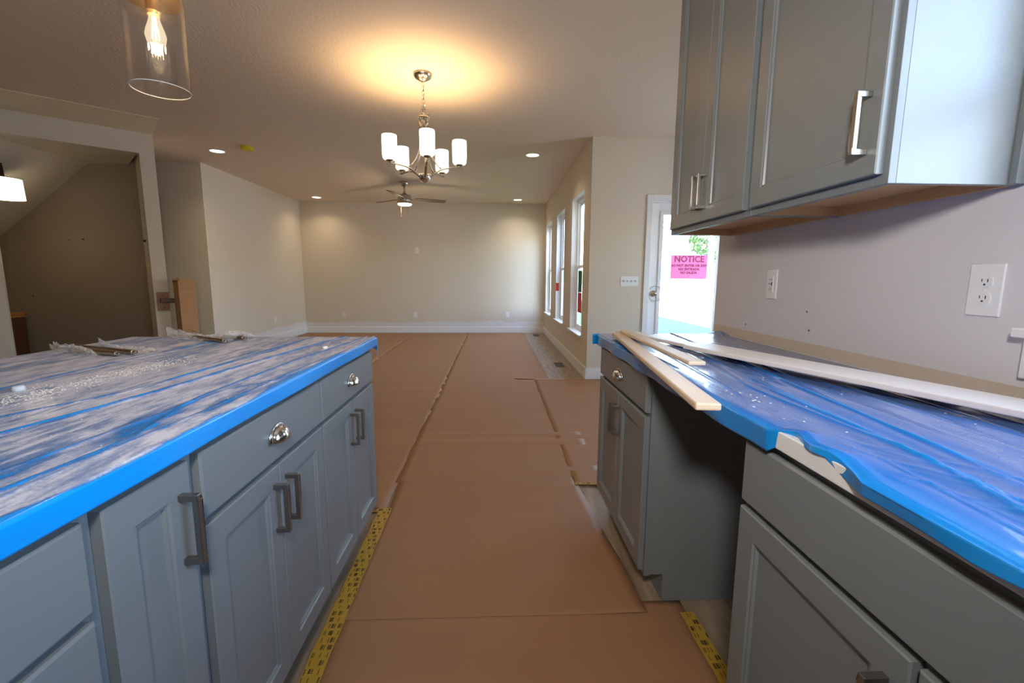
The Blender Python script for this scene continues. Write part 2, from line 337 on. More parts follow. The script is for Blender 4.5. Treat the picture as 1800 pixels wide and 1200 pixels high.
# windows
def window(n, x, y0, y1, z0, z1, inner):
    w = struct(obj('window_%d' % n, B((x, x+.06, y0, y0+.045, z0, z1), (x, x+.06, y1-.045, y1, z0, z1), (x, x+.06, y0+.045, y1-.045, z1-.045, z1), (x, x+.06, y0+.045, y1-.045, z0, z0+.045)), VINYL, bevel=.003))
    zm = z0+(z1-z0)*.49
    a, b = y0+.045, y1-.045
    obj('lower_sash', B((x+.005, x+.03, a, a+.035, z0+.045, zm+.02), (x+.005, x+.03, b-.035, b, z0+.045, zm+.02), (x+.005, x+.03, a+.035, b-.035, z0+.045, z0+.09), (x+.0, x+.03, a+.035, b-.035, zm-.015, zm+.02)), VINYL, w, bevel=.002)
    obj('upper_sash', B((x+.03, x+.055, a, a+.03, zm, z1-.045), (x+.03, x+.055, b-.03, b, zm, z1-.045), (x+.03, x+.055, a+.03, b-.03, z1-.08, z1-.045), (x+.03, x+.055, a+.03, b-.03, zm, zm+.03)), VINYL, w, bevel=.002)
    obj('pane', B((x+.016, x+.019, a+.035, b-.035, z0+.09, zm-.015)), GLASSW, w); obj('pane', B((x+.041, x+.044, a+.03, b-.03, zm+.03, z1-.08)), GLASSW, w)
    obj('sill', B((inner-.035, x, y0+.001, y1-.001, z0+.0005, z0+.020), (inner-.035, inner-.0005, y0-.04, y0+.001, z0+.0005, z0+.020), (inner-.035, inner-.0005, y1-.001, y1+.04, z0+.0005, z0+.020)), TRIM, w, bevel=.003)
    obj('jamb_liner', B((inner+.001, x, y1-.004, y1, z0, z1), (inner+.001, x, y0, y0+.004, z0, z1), (inner+.001, x, y0+.004, y1-.004, z1-.004, z1)), TRIM, w)
    return w
for i, (a, b) in enumerate(WINS): window(i+1, 1.175, a, b, WZ0, WZ1, 1.095)
w4 = window(4, 1.235, -.42, .89, 1.068, 2.22, 1.16)
obj('apron', B((1.143, 1.1595, -.445, .918, .98, 1.067)), TRIM, w4, bevel=.003)
w5 = window(5, 3.345, 3.3, 4.6, .75, 2.10, 3.28)
# entry door
dr = struct(obj('door_1', B((1.812, 1.93, 5.235, 5.275, .012, 2.05), (2.61, 2.728, 5.235, 5.275, .012, 2.05), (1.93, 2.61, 5.235, 5.275, 1.93, 2.05), (1.93, 2.61, 5.235, 5.275, .012, .26)), VINYL, bevel=.002))
obj('glazing_bead', B((1.905, 1.945, 5.222, 5.235, .235, 1.955), (2.595, 2.635, 5.222, 5.235, .235, 1.955), (1.945, 2.595, 5.222, 5.235, 1.915, 1.955), (1.945, 2.595, 5.222, 5.235, .235, .275)), VINYL, dr, bevel=.003)
obj('pane', B((1.931, 2.609, 5.252, 5.258, .261, 1.929)), GLASSW, dr)
obj('casing', B((1.735, 1.80, 5.192, 5.2095, 0, 2.135), (2.74, 2.805, 5.192, 5.2095, 0, 2.135), (1.80, 2.74, 5.192, 5.2095, 2.07, 2.135)), TRIM, dr, bevel=.004)
obj('jamb', B((1.80, 1.811, 5.21, 5.33, 0, 2.07), (2.729, 2.74, 5.21, 5.33, 0, 2.07), (1.811, 2.729, 5.21, 5.33, 2.052, 2.07)), TRIM, dr)
bm = bmesh.new(); lathe(bm, [(.0, -.012), (.034, -.012), (.036, -.004), (.036, 0)], (1.868, 5.235, 1.02), 24, 'y'); lathe(bm, [(0, -.07), (.02, -.068), (.027, -.05), (.02, -.03), (.012, -.012)], (1.868, 5.235, 1.02), 20, 'y'); kn = obj('knob', bm, NICKEL, dr, smooth=True)
bm = bmesh.new(); lathe(bm, [(.083, 0), (.09, 0), (.09, .003), (.083, .003), (.083, 0)], (1.885, 5.214, 1.02), 32, 'y', cap=False); obj('hanger_ring', bm, mat('grey plastic', (170, 170, 170), .4), kn)

# ================================================================== OUTDOORS
struct(obj('ground_drive', B((-30, 90, 4.8, 120, -.5, -.26), (1.8, 90, -40, 4.8, -.5, -.26)), CONC))
tag(obj('lawn', B((1.3, 6.4, 5.36, 30, -.3, -.24)), GRASS, kind='stuff'), 'green lawn right outside the glass entry door', 'grass')
bm = bmesh.new()
add_box(bm, 30, 90, 62, 70, -.3, -.22); tag(obj('verge', bm, GRASS, kind='stuff'), 'far strip of grass across the concrete', 'grass')
def house(nm, x0, x1, y0, y1, h, sid, label, garage=False):
    t = thing('house', label, 'house', ((x0+x1)/2, y0, -.26))
    obj('wall', B((x0, x1, y0, y1, -.26, h)), sid, t)
    bm = bmesh.new(); ym = (y0+y1)/2; o_ = .5; rh = (y1-y0)*.32
    v = [bm.verts.new(p) for p in ((x0-o_, y0-o_, h), (x1+o_, y0-o_, h), (x1+o_, y1+o_, h), (x0-o_, y1+o_, h), (x0+1.5, ym, h+rh), (x1-1.5, ym, h+rh))]
    for f in ((0, 1, 5, 4), (1, 2, 5), (2, 3, 4, 5), (3, 0, 4), (0, 3, 2, 1)): bm.faces.new([v[i] for i in f])
    obj('roof', bm, SHING, t)
    n = max(2, int((x1-x0)/3.5))
    for i in range(n):
        c = x0+(i+.5)*(x1-x0)/n
        f = obj('window', B((c-.6, c+.6, y0-.06, y0-.001, .9, 2.3)), VINYL, t); obj('pane', B((c-.5, c+.5, y0-.07, y0-.06, 1.0, 2.2)), mat('dark glazing', (90, 110, 130), .1), f)
    if garage: obj('garage_door', B((x1-5, x1-2, y0-.12, y0-.071, -.2, 2.1)), SIDING, t)
    return t
house('a', 12, 23, 46, 54, 4.4, SIDING, 'white house with a grey hipped roof seen through the door glass, left one')
house('b', 24.5, 38, 50, 60, 3.2, BLUESID, 'pale blue house seen through the door glass, right one', True)
house('c', 24, 34, 4, 22, 3.4, SIDING, 'white house across the drive, seen through the living room windows')
def tree(x, y, h, r, label, seed):
    t = thing('tree', label, 'tree', (x, y, -.26), 'trees across the street'); rg = random.Random(seed)
    bm = bmesh.new(); lathe(bm, [(.22, 0), (.16, h*.3), (.1, h*.6), (.02, h*.8)], (x, y, -.26), 8)
    for k in range(5):
        a = rg.uniform(0, 2*PI); tube(bm, [(x, y, h*.35), (x+math.cos(a)*r*.6, y+math.sin(a)*r*.6, h*.65)], .05, 5)
    obj('trunk', bm, BARK, t)
    bm = bmesh.new()
    for k in range(1500):
        d = Vector((rg.gauss(0, 1), rg.gauss(0, 1), rg.gauss(0, 1))).normalized()*r*rg.uniform(.45, 1)**.6
        c = Vector((x, y, h*.62))+Vector((d.x, d.y, d.z*.8)); s = rg.uniform(.12, .3)
        u = Vector((rg.gauss(0, 1), rg.gauss(0, 1), rg.gauss(0, 1))).normalized(); w_ = u.orthogonal().normalized()
        bm.faces.new([bm.verts.new(c+u*s), bm.verts.new(c+w_*s*.6), bm.verts.new(c-u*s), bm.verts.new(c-w_*s*.6)])
    obj('foliage', bm, LEAF, t, kind='stuff')
tree(20, 40, 7.5, 2.6, 'leafy green tree left of the blue house', 1); tree(27, 43.5, 6.5, 2.3, 'rounder leafy green tree in front of the blue house', 2); tree(27, 66, 9, 3.4, 'tall leafy tree behind the houses', 3)

# ================================================================== FLOOR PROTECTION PAPER
def sheet(name, x0, x1, y0, y1, z, label, waves=(), x1far=None, seed=0, flap=None, nx=26, calm=None, thick=.0012):
    """one laid strip of paper: thin sheet with shallow cross waves"""
    ny = max(20, int((y1-y0)/.03)); rg = random.Random(seed); bm = bmesh.new(); g = []
    ph = [rg.uniform(0, 6) for _ in range(6)]
    for j in range(ny+1):
        y = y0+(y1-y0)*j/ny; row = []
        for i in range(nx+1):
            f = i/nx; xr = x1 + (0 if x1far is None else (x1far-x1)*j/ny); x = x0+(xr-x0)*f
            h = .0010*(1+math.sin(y*9+ph[0]+math.sin(x*2+ph[1])))*(.5+.5*math.sin(y*1.7+ph[2]))+.0006*(1+math.sin(y*23+ph[3]+x))
            if calm is not None: h *= min(1, max(0, abs(y-calm)-.05)/.4)
            for yc, s, hh, tilt in waves: h += hh*math.exp(-((y-yc-tilt*(x-x0))/s)**2)*(.35+.65*f)
            if flap and f > .8 and y < y0+flap: h += .02*(f-.8)*(1-(y-y0)/flap)
            ed = .004*math.sin(y*13+ph[4])*(1 if i in (0, nx) else 0)
            row.append(bm.verts.new((x+ed, y, z+max(0, h))))
        g.append(row)
    for j in range(ny):
        for i in range(nx): bm.faces.new((g[j][i], g[j][i+1], g[j+1][i+1], g[j+1][i]))
    o = obj(name, bm, PAPER, smooth=True); s = o.modifiers.new('thickness', 'SOLIDIFY'); s.thickness = thick; s.offset = -1
    return tag(o, label, 'floor paper', 'strips of brown floor paper')
sheet('floor_paper', -3.95, -1.70, 1.6, 9.72, .0018, 'leftmost strip of brown floor paper, along the left wall of the far room', seed=1)
sheet('floor_paper', -1.72, -.56, 2.2, 9.75, .0030, 'brown paper strip left of the long seam, beyond the island', seed=2)
sheet('floor_paper', -.575, .66, 2.50, 9.75, .0042, 'middle strip of brown floor paper running down to the far wall under the chandelier', waves=((3.14, .05, .012, .0), (3.30, .04, .012, .0), (2.62, .08, .006, .05), (4.1, .1, .004, .0), (2.36, .05, .008, .02)), x1far=.64, seed=3, calm=2.52).location = (0, 0, 0)
sheet('floor_paper', .47, 1.60, 2.44, 5.16, .0070, 'short brown paper strip beyond the right cabinets, below the white wall corner', waves=((3.2, .06, .006, 0),), seed=4, x1far=1.6)
sheet('floor_paper', -.55, .555, 1.44, 2.55, .0025, 'brown paper in the aisle by the far right cabinet, with a curled corner', waves=((2.42, .05, .006, .0),), x1far=.48, seed=5, flap=.12, calm=1.47, thick=.0006)
sheet('floor_paper', -.54, .69, -1.5, 1.50, .0016, 'nearest brown paper strip, between the two cabinet rows', seed=6, calm=1.47, thick=.0006)
# little torn flap beside the seam
bm = bmesh.new(); prism(bm, [(.24, 5.20), (.47, 5.17), (.47, 5.30), (.26, 5.32)], .0105, .012); tag(obj('paper_scrap', bm, PAPER), 'small torn scrap of brown paper beside the seam end', 'paper')

# printed tape
def tape(name, p, q, w, z, label, prints=True):
    p, q = Vector((*p, 0)), Vector((*q, 0)); d = (q-p).normalized(); s = Vector((-d.y, d.x, 0)); L_ = (q-p).length
    bm = bmesh.new(); n = int(L_/.04)+1
    for side in (0, 1):
        g = []
        for j in range(n+1):
            c = p+d*L_*j/n; jag = .0015*math.sin(j*1.3+side)
            g.append([bm.verts.new(c+s*(-w/2+jag)+Vector((0, 0, z+.0003*math.sin(j*2.)))), bm.verts.new(c+s*(w/2+jag)+Vector((0, 0, z+.0003*math.cos(j*1.7))))])
        if side == 0:
            for a_, b_ in zip(g, g[1:]): bm.faces.new((a_[0], a_[1], b_[1], b_[0]))
            break
    o = obj(name, bm, TAPE); m_ = o.modifiers.new('thickness', 'SOLIDIFY'); m_.thickness = .0006; m_.offset = 1
    tag(o, label, 'tape', 'yellow printed tape strips')
    if prints:
        bm = bmesh.new(); k = 0; y = .008; R = Matrix((d, s, Vector((0, 0, 1)))).transposed()
        while y < L_-.02:
            for lane in range(-1, 3):
                x = ((lane*.030+k*.0085) % (w+.02))-w/2-.01
                big = (lane+k) % 2 == 0
                rows = 3 if big else 1
                for r_ in range(rows):
                    h = .0048 if (r_ == 0 and big) else .0026; xx = x+(r_*.0052 if big else 0)
                    if abs(xx) > w/2-.004: continue
                    c0 = 0
                    rr = random.Random(k*31+lane*7+r_)
                    while c0 < .017:
                        ww = rr.uniform(.002, .0038)
                        pts = [(y+c0, xx), (y+c0+ww, xx), (y+c0+ww, xx+h), (y+c0, xx+h)]
                        vs = [bm.verts.new(p+d*a_+s*b_+Vector((0, 0, z+.0012))) for a_, b_ in pts]; bm.faces.new(vs)
                        c0 += ww+.0009
            y += .030; k += 1
        pr = obj('print', bm, INK, o, kind='stuff')
    return o
tape('floor_tape', (-.562, 2.205), (-.535, .30), .062, .0066, 'long yellow printed tape along the paper edge beside the island')
tape('floor_tape', (-.66, 2.175), (-.545, 2.19), .03, .0076, 'short crosswise piece of yellow tape at the far end of the island tape')
tape('floor_tape', (.69, 1.435), (.70, .30), .05, .0055, 'yellow printed tape beside the near right cabinet and the gap')
tape('floor_tape', (.47, 2.448), (.62, 2.444), .028, .0125, 'short crumpled yellow tape at the seam by the far right cabinet')
tape('floor_tape', (.50, 5.17), (1.07, 5.175), .028, .0115, 'yellow tape across the end of the short paper strip, by the white corner', False)
# floor registers
def register(x, y, label):
    t = thing('floor_register', label, 'floor vent', (x, y, 0), 'floor vents along the window wall')
    obj('frame', B((x-.06, x+.06, y-.15, y-.135, 0, .005), (x-.06, x+.06, y+.135, y+.15, 0, .005), (x-.06, x-.05, y-.135, y+.135, 0, .005), (x+.05, x+.06, y-.135, y+.135, 0, .005)), mat('brown steel', (70, 58, 48), .5), t)
    obj('grille', B((x-.05, x+.05, y-.135, y+.135, .0005, .0015)), SLOT, t)
    for k in range(8): obj('slat', B((x-.05, x+.05, y-.13+k*.034, y-.112+k*.034, .0015, .004)), mat('brown steel slat', (96, 84, 70), .5), t)
register(.90, 6.10, 'floor vent in front of the nearest window'); register(.88, 9.34, 'dark floor vent near the far wall')

# ================================================================== CABINETS
def ring_panel(bm, xf, s, y0, y1, z0, z1, t=.019, shaker=True):
    """door or drawer front; xf is the back plane, s the side it faces"""
    if shaker: rings = [(0, 0), (0, t-.0025), (.0025, t), (.054, t), (.0575, t-.004), (.061, t-.004), (.064, t-.010)]
    else: rings = [(0, 0), (0, t-.004), (.004, t)]
    prev = None
    for d, h in rings:
        x = xf+s*h
        r = [bm.verts.new(p) for p in ((x, y0+d, z0+d), (x, y1-d, z0+d), (x, y1-d, z1-d), (x, y0+d, z1-d))]
        if prev:
            for i in range(4): bm.faces.new((prev[i], prev[(i+1) % 4], r[(i+1) % 4], r[i]))
        else: bm.faces.new(r)
        prev = r
    bm.faces.new(prev)
def bar_pull(parent, x, s, y, z0, z1, m=PEWTER):
    bm = B((min(x, x+s*.035), max(x, x+s*.035), y-.006, y+.006, z0, z0+.012), (min(x, x+s*.035), max(x, x+s*.035), y-.006, y+.006, z1-.012, z1),
           (min(x+s*.024, x+s*.035), max(x+s*.024, x+s*.035), y-.006, y+.006, z0+.012, z1-.012))
    bmesh.ops.remove_doubles(bm, verts=bm.verts, dist=1e-5)
    return obj('bar_pull', bm, m, parent, bevel=.0012)
def cup_pull(parent, x, s, y, z):
    bm = bmesh.new(); A, H, C = .040, .036, .026; g = []
    for i in range(25):
        th = PI*i/24; row = []
        for j in range(11):
            ph = PI/2*j/10
            row.append(bm.verts.new((x+s*(.003+C*math.sin(th)**.8*math.cos(ph)), y+A*math.cos(th), z-.016+H*math.sin(th)**.8*math.sin(ph))))
        g.append(row)
    for a, b in zip(g, g[1:]):
        for j in range(10): bm.faces.new((a[j], a[j+1], b[j+1], b[j]))
    # flange round the dome
    pr = None
    for i in range(25):
        th = PI*i/24; a_ = [(x+s*.0005, 1.0), (x+s*.004, 1.02), (x+s*.004, 1.16), (x+s*.0005, 1.18)]
        r = [bm.verts.new((xx, y+A*k*math.cos(th), z-.018+H*k*math.sin(th)**.8)) for xx, k in a_]
        if pr:
            for k in range(4): bm.faces.new((pr[k], pr[(k+1) % 4], r[(k+1) % 4], r[k]))
        pr = r
    bmesh.ops.remove_doubles(bm, verts=bm.verts, dist=1e-5)
    o = obj('cup_pull', bm, CHROME, parent, smooth=True); m_ = o.modifiers.new('shell', 'SOLIDIFY'); m_.thickness = .0018
    return o
def base_cabinet(label, side, xf, xb, y0, y1, fronts, stileL=.018, end_panel=None, group=None):
    """xf = face-frame front plane, xb = back; side = +1 faces +X, -1 faces -X. fronts: ('drawer'|'door', y0,y1,z0,z1,[pull])"""
    t = thing('base_cabinet', label, 'cabinet', ((xf+xb)/2, (y0+y1)/2, 0), group)
    lo, hi = min(xf, xb), max(xf, xb); ib = xf-side*.02; tk = xf-side*.072
    x2 = sorted((ib, xb)); kt = .018
    # carcass: two sides with toe notch, bottom, back
    def side_panel(ya, yb):
        pts = [(xf-side*.02, .108), (tk, .108), (tk, 0), (xb, 0), (xb, .876), (xf-side*.02, .876)]
        bm = bmesh.new(); a = [bm.verts.new((x, ya, z)) for x, z in pts]; b = [bm.verts.new((x, yb, z)) for x, z in pts]
        bm.faces.new(a); bm.faces.new(b[::-1])
        for i in range(6): bm.faces.new((a[i], a[(i+1) % 6], b[(i+1) % 6], b[i]))
        return bm
    obj('side_panel', side_panel(y0, y0+kt), CAB, t, bevel=.001); obj('side_panel', side_panel(y1-kt, y1), CAB, t, bevel=.001)
    obj('carcass_floor', B((x2[0], x2[1], y0+kt, y1-kt, .108, .124)), MAPLE, t)
    bx = sorted((xb, xb+side*.01)); obj('back_panel', B((bx[0], bx[1], y0+kt, y1-kt, .124, .876)), MAPLE, t)
    kx = sorted((tk, tk-side*.012)); obj('toe_kick', B((kx[0], kx[1], y0+kt, y1-kt, 0, .108)), CABF, t)
    fx = sorted((xf, ib))
    zs = sorted({f[3] for f in fronts} | {f[4] for f in fronts})
    boxes = [(fx[0], fx[1], y0, y0+.038, .104, .876), (fx[0], fx[1], y1-.038, y1, .104, .876), (fx[0], fx[1], y0+.038, y1-.038, .838, .876), (fx[0], fx[1], y0+.038, y1-.038, .104, .142)]
    mids = sorted({round((a[3]+b[4])/2, 3) for a in fronts for b in fronts if 0 < a[3]-b[4] < .04})
    for zm in mids: boxes.append((fx[0], fx[1], y0+.038, y1-.038, zm-.019, zm+.019))
    obj('face_frame', B(*boxes), CABF, t)
    for f in fronts:
        kind, a, b, z0, z1 = f[:5]
        bm = bmesh.new(); ring_panel(bm, xf+side*.0008, side, a, b, z0, z1, shaker=(kind == 'door'))
        fr = obj('door' if kind == 'door' else 'drawer', bm, CAB, t)
        xs = xf+side*.0195
        if len(f) > 5 and f[5]:
            p = f[5]
            if p[0] == 'bar': bar_pull(fr, xs, side, p[1], p[2], p[3])
            else: cup_pull(fr, xs, side, p[1], p[2])
        if kind == 'door':
            pass
    return t
IX, IB = -.58, -1.19
DZ = (.722, .857); OZ = (.122, .708)
base_cabinet('island cabinet at the far end with two doors and one cup-pull drawer', 1, IX, IB, 1.4325, 2.055,
    [('drawer', 1.440, 2.048, *DZ, ('cup', 1.745, .792)), ('door', 1.440, 1.742, *OZ, ('bar', 1.712, .538, .668)), ('door', 1.746, 2.048, *OZ, ('bar', 1.776, .538, .668))], group='island base cabinets')
base_cabinet('middle island cabinet with two doors and one cup-pull drawer', 1, IX, IB, .822, 1.432,
    [('drawer', .838, 1.432, *DZ, ('cup', 1.137, .792)), ('door', .838, 1.133, *OZ, ('bar', 1.103, .538, .668)), ('door', 1.137, 1.432, *OZ, ('bar', 1.167, .538, .668))], group='island base cabinets')
base_cabinet('narrow island cabinet with a single full-height door and large bar pull', 1, IX, IB, .606, .8215,
    [('door', .622, .806, .122, .857, ('bar', .776, .672, .806))], group='island base cabinets')
base_cabinet('nearest island cabinet, a stack of plain drawers at the lower left', 1, IX, IB, .14, .6055,
    [('drawer', .16, .594, *DZ), ('drawer', .16, .594, .418, .708), ('drawer', .16, .594, .122, .404)], group='island base cabinets')
base_cabinet('island cabinet beside the camera, left of the drawer stack', 1, IX, IB, -.47, .1395,
    [('drawer', -.455, .125, *DZ, ('cup', -.165, .792)), ('door', -.455, -.167, *OZ), ('door', -.163, .125, *OZ)], group='island base cabinets')
tag(obj('island_back_panel', B((-1.215, -1.1905, -.47, 2.055, 0, .876)), CAB, bevel=.001), 'slate grey back panel closing the seating side of the island', 'panel')
RX, RB = .551, 1.155
base_cabinet('slate cabinet at the far end of the right run, two doors under a cup-pull drawer', -1, RX, RB, 1.500, 2.195,
    [('drawer', 1.510, 2.186, *DZ, ('cup', 1.848, .790)), ('door', 1.510, 1.846, *OZ, ('bar', 1.820, .530, .660)), ('door', 1.850, 2.186, *OZ, ('bar', 1.876, .530, .660))], group='right run base cabinets')
base_cabinet('near right sink cabinet with one wide blank drawer front over two doors', -1, RX, RB, -.03, .902,
    [('drawer', -.014, .892, *DZ), ('door', .489, .892, *OZ, ('bar', .52, .530, .660)), ('door', -.014, .479, *OZ, ('bar', .448, .530, .660))], group='right run base cabinets')

# countertops
tag(obj('countertop', B((-1.655, -.556, -.50, 2.112, .8765, .911)), QUARTZ, bevel=.002), 'white quartz countertop of the island, hidden under blue film', 'countertop')
tag(obj('countertop', B((.527, 1.155, -.60, 2.225, .8765, .911)), QUARTZ, bevel=.002), 'white quartz countertop of the right run, front edge bare near the camera', 'countertop')

ct_ = bpy.data.objects['countertop.001']
obj('build_up_strip', B((.530, .5505, .91, 2.222, .8685, .8762)), WOODW, ct_)
# ================================================================== BLUE FILM
def vnoise(x, y, seed):
    """2-D value noise, smooth"""
    rg = np.random.default_rng(seed); T = rg.random((128, 128))
    xi, yi = np.floor(x).astype(int), np.floor(y).astype(int); fx, fy = x-xi, y-yi; fx = fx*fx*(3-2*fx); fy = fy*fy*(3-2*fy)
    g = lambda a, b: T[a % 128, b % 128]
    return (g(xi, yi)*(1-fx)+g(xi+1, yi)*fx)*(1-fy)+(g(xi, yi+1)*(1-fx)+g(xi+1, yi+1)*fx)*fy
def fbm(x, y, seed, o=4):
    s = 0; a = .5; t = 0
    for k in range(o): s = s+a*vnoise(x*2**k, y*2**k, seed+k); t += a; a *= .55
    return s/t
def film_material(name, blue, mid, dustc, rough=(.16, .55), coat=.3, amp=1.5):
    m, nt, p = nodes(name); L = nt.links
    at = nt.nodes.new('ShaderNodeAttribute'); at.attribute_name = 'dust'
    tc = nt.nodes.new('ShaderNodeTexCoord'); mp = nt.nodes.new('ShaderNodeMapping'); mp.inputs['Scale'].default_value = (5, 1.5, 5); mp.inputs['Rotation'].default_value = (0, 0, .10); L.new(tc.outputs['Object'], mp.inputs[0])
    n = nt.nodes.new('ShaderNodeTexNoise'); n.inputs['Scale'].default_value = 9; n.inputs['Detail'].default_value = 8; n.inputs['Roughness'].default_value = .7; L.new(mp.outputs[0], n.inputs['Vector'])
    n2 = nt.nodes.new('ShaderNodeTexNoise'); n2.inputs['Scale'].default_value = 260; n2.inputs['Detail'].default_value = 2; L.new(tc.outputs['Object'], n2.inputs['Vector'])
    def M(op, a, b=None, c=None, clamp=False):
        q = nt.nodes.new('ShaderNodeMath'); q.operation = op; q.use_clamp = clamp
        for k_, v_ in enumerate((a, b, c)):
            if v_ is None: continue
            if isinstance(v_, (int, float)): q.inputs[k_].default_value = v_
            else: L.new(v_, q.inputs[k_])
        return q.outputs[0]
    mp2 = nt.nodes.new('ShaderNodeMapping'); mp2.inputs['Scale'].default_value = (75, 3.2, 75); mp2.inputs['Rotation'].default_value = (0, 0, -.05); L.new(tc.outputs['Object'], mp2.inputs[0])
    n4 = nt.nodes.new('ShaderNodeTexNoise'); n4.inputs['Scale'].default_value = 1.0; n4.inputs['Detail'].default_value = 5; n4.inputs['Distortion'].default_value = .6; L.new(mp2.outputs[0], n4.inputs['Vector'])
    w_ = M('ADD', M('MULTIPLY_ADD', n.outputs['Fac'], amp*1.5, -.75*amp), M('MULTIPLY_ADD', n4.outputs['Fac'], amp*.55, -.275*amp)); w_ = M('ADD', w_, M('MULTIPLY_ADD', n2.outputs['Fac'], .9*amp/2.4, -.45*amp/2.4))
    gate = M('MULTIPLY', at.outputs['Fac'], 3.0, clamp=True)
    class md: outputs = [M('MULTIPLY_ADD', w_, gate, at.outputs['Fac'], clamp=True)]
    r = nt.nodes.new('ShaderNodeValToRGB'); L.new(md.outputs[0], r.inputs[0]); e = r.color_ramp.elements
    e[0].position = 0; e[0].color = tuple(blue)+(1,); e[1].position = 1; e[1].color = lin(dustc)+(1,)
    e2 = e.new(.22); e2.color = tuple(mid)+(1,); e3 = e.new(.62); e3.color = tuple(.45*a_+.55*b_*.8 for a_, b_ in zip(mid, lin(dustc)))+(1,)
    L.new(r.outputs[0], p.inputs['Base Color'])
    rr = nt.nodes.new('ShaderNodeMapRange'); rr.inputs[3].default_value = rough[0]; rr.inputs[4].default_value = rough[1]; L.new(md.outputs[0], rr.inputs[0]); L.new(rr.outputs[0], p.inputs['Roughness'])
    b = nt.nodes.new('ShaderNodeBump'); b.inputs['Strength'].default_value = .15; b.inputs['Distance'].default_value = .003
    n3 = nt.nodes.new('ShaderNodeTexNoise'); n3.inputs['Scale'].default_value = 14; n3.inputs['Detail'].default_value = 4; L.new(mp.outputs[0], n3.inputs['Vector']); L.new(n3.outputs['Fac'], b.inputs['Height']); L.new(b.outputs[0], p.inputs['Normal'])
    p.inputs['Coat Weight'].default_value = coat
    return m
FILM_I = film_material('dusty blue masking film', (.0, .31, .84), (.02, .15, .42), (208, 208, 218), (.2, .7), .12)
FILM_R = film_material('clean blue masking film', (.0, .24, .64), (.02, .17, .52), (132, 147, 188), (.12, .32), .5, .45)
def grid_obj(name, X, Y, Z, dust, m, parent=None):
    ny, nx = X.shape; co = np.stack([X, Y, Z], -1).reshape(-1, 3)
    idx = np.arange(nx*ny).reshape(ny, nx); F = np.stack([idx[:-1, :-1], idx[:-1, 1:], idx[1:, 1:], idx[1:, :-1]], -1).reshape(-1, 4)
    me = bpy.data.meshes.new(name); me.vertices.add(len(co)); me.vertices.foreach_set('co', co.astype(np.float32).ravel())
    me.loops.add(F.size); me.loops.foreach_set('vertex_index', F.astype(np.int32).ravel()); me.polygons.add(len(F)); me.polygons.foreach_set('loop_start', np.arange(0, F.size, 4, dtype=np.int32)); me.polygons.foreach_set('loop_total', np.full(len(F), 4, dtype=np.int32)); me.polygons.foreach_set('use_smooth', np.ones(len(F), dtype=bool))
    me.update(calc_edges=True); at = me.attributes.new('dust', 'FLOAT', 'POINT'); at.data.foreach_set('value', dust.astype(np.float32).ravel())
    me.materials.append(m); o = bpy.data.objects.new(name, me); COL.objects.link(o)
    if parent: o.parent = parent
    return o
# island film: across = u from the back edge to the front edge and down over it
us = np.concatenate([np.linspace(-.045, 0, 6)[:-1], np.linspace(0, 1.103, 300), np.linspace(1.103, 1.143, 14)[1:]])
vs = np.concatenate([np.arange(-.50, 2.113, .0075), np.linspace(2.116, 2.150, 6)])
U, V = np.meshgrid(us, vs)
uc = np.clip(U, 0, 1.103); X = -1.657+uc; Yv = np.minimum(V, 2.116)
drop = np.maximum(0, U-1.103)+np.maximum(0, -U)+np.maximum(0, V-2.114)*.9
top = (drop < 1e-6).astype(float)
Z = .9130-drop
# ridges: paths x(y), width, height
def path(pts): pts = sorted((b, a) for a, b in pts); ys = [p[0] for p in pts]; xs = [p[1] for p in pts]; return lambda y: np.interp(y, ys, xs)
ridges = [(path([(-.875, .3), (-.867, .79), (-.809, 1.09), (-.791, 1.34), (-.748, 1.78), (-.70, 2.1)]), .0075, .0045, 1.0),
          (path([(-1.20, .4), (-1.209, 1.12), (-1.219, 1.28), (-1.205, 1.89), (-1.19, 2.1)]), .006, .003, .75),
          (path([(-.99, .5), (-.971, .89), (-.885, 1.08), (-.865, 1.31), (-.85, 1.9), (-.84, 2.1)]), .005, .003, .8),
          (path([(-.66, .3), (-.624, .77), (-.681, 1.03), (-.669, 1.44), (-.62, 1.9), (-.60, 2.1)]), .005, .003, .85),
          (path([(-.72, .4), (-.66, 1.11), (-.59, 1.2), (-.565, 1.36)]), .004, .0025, .6)]
rg = random.Random(11)
for k in range(26):
    x0 = rg.uniform(-1.62, -.60); dx = rg.uniform(-.05, .08); ya = rg.uniform(.2, 1.3); yb = ya+rg.uniform(.35, 1.2)
    ridges.append(((lambda x0, dx, ya, yb, ph: (lambda y: x0+dx*(y-ya)+.006*np.sin(y*7+ph)))(x0, dx, ya, yb, rg.uniform(0, 6)), rg.uniform(.002, .0045), rg.uniform(.0008, .002), rg.uniform(.35, .8), ya, yb))
dust = .80+.30*(fbm(X*9, Yv*1.6, 3)-.5)*2
dust += .28*(fbm(X*26, Yv*5, 21)-.5)*2
for r in ridges:
    f, w, h, s = r[:4]; env = 1.0
    if len(r) > 4: env = np.clip((Yv-r[4])/.1, 0, 1)*np.clip((r[5]-Yv)/.1, 0, 1)
    wob = w*(.7+.6*vnoise(Yv*9+f(0)*50, Yv*0, 5)); d_ = (X-f(Yv))/wob
    g = np.exp(-d_*d_)*env; Z += top*h*g; dust -= s*g*(.6+.5*vnoise(Yv*14, Yv*0+f(0)*9, 8))
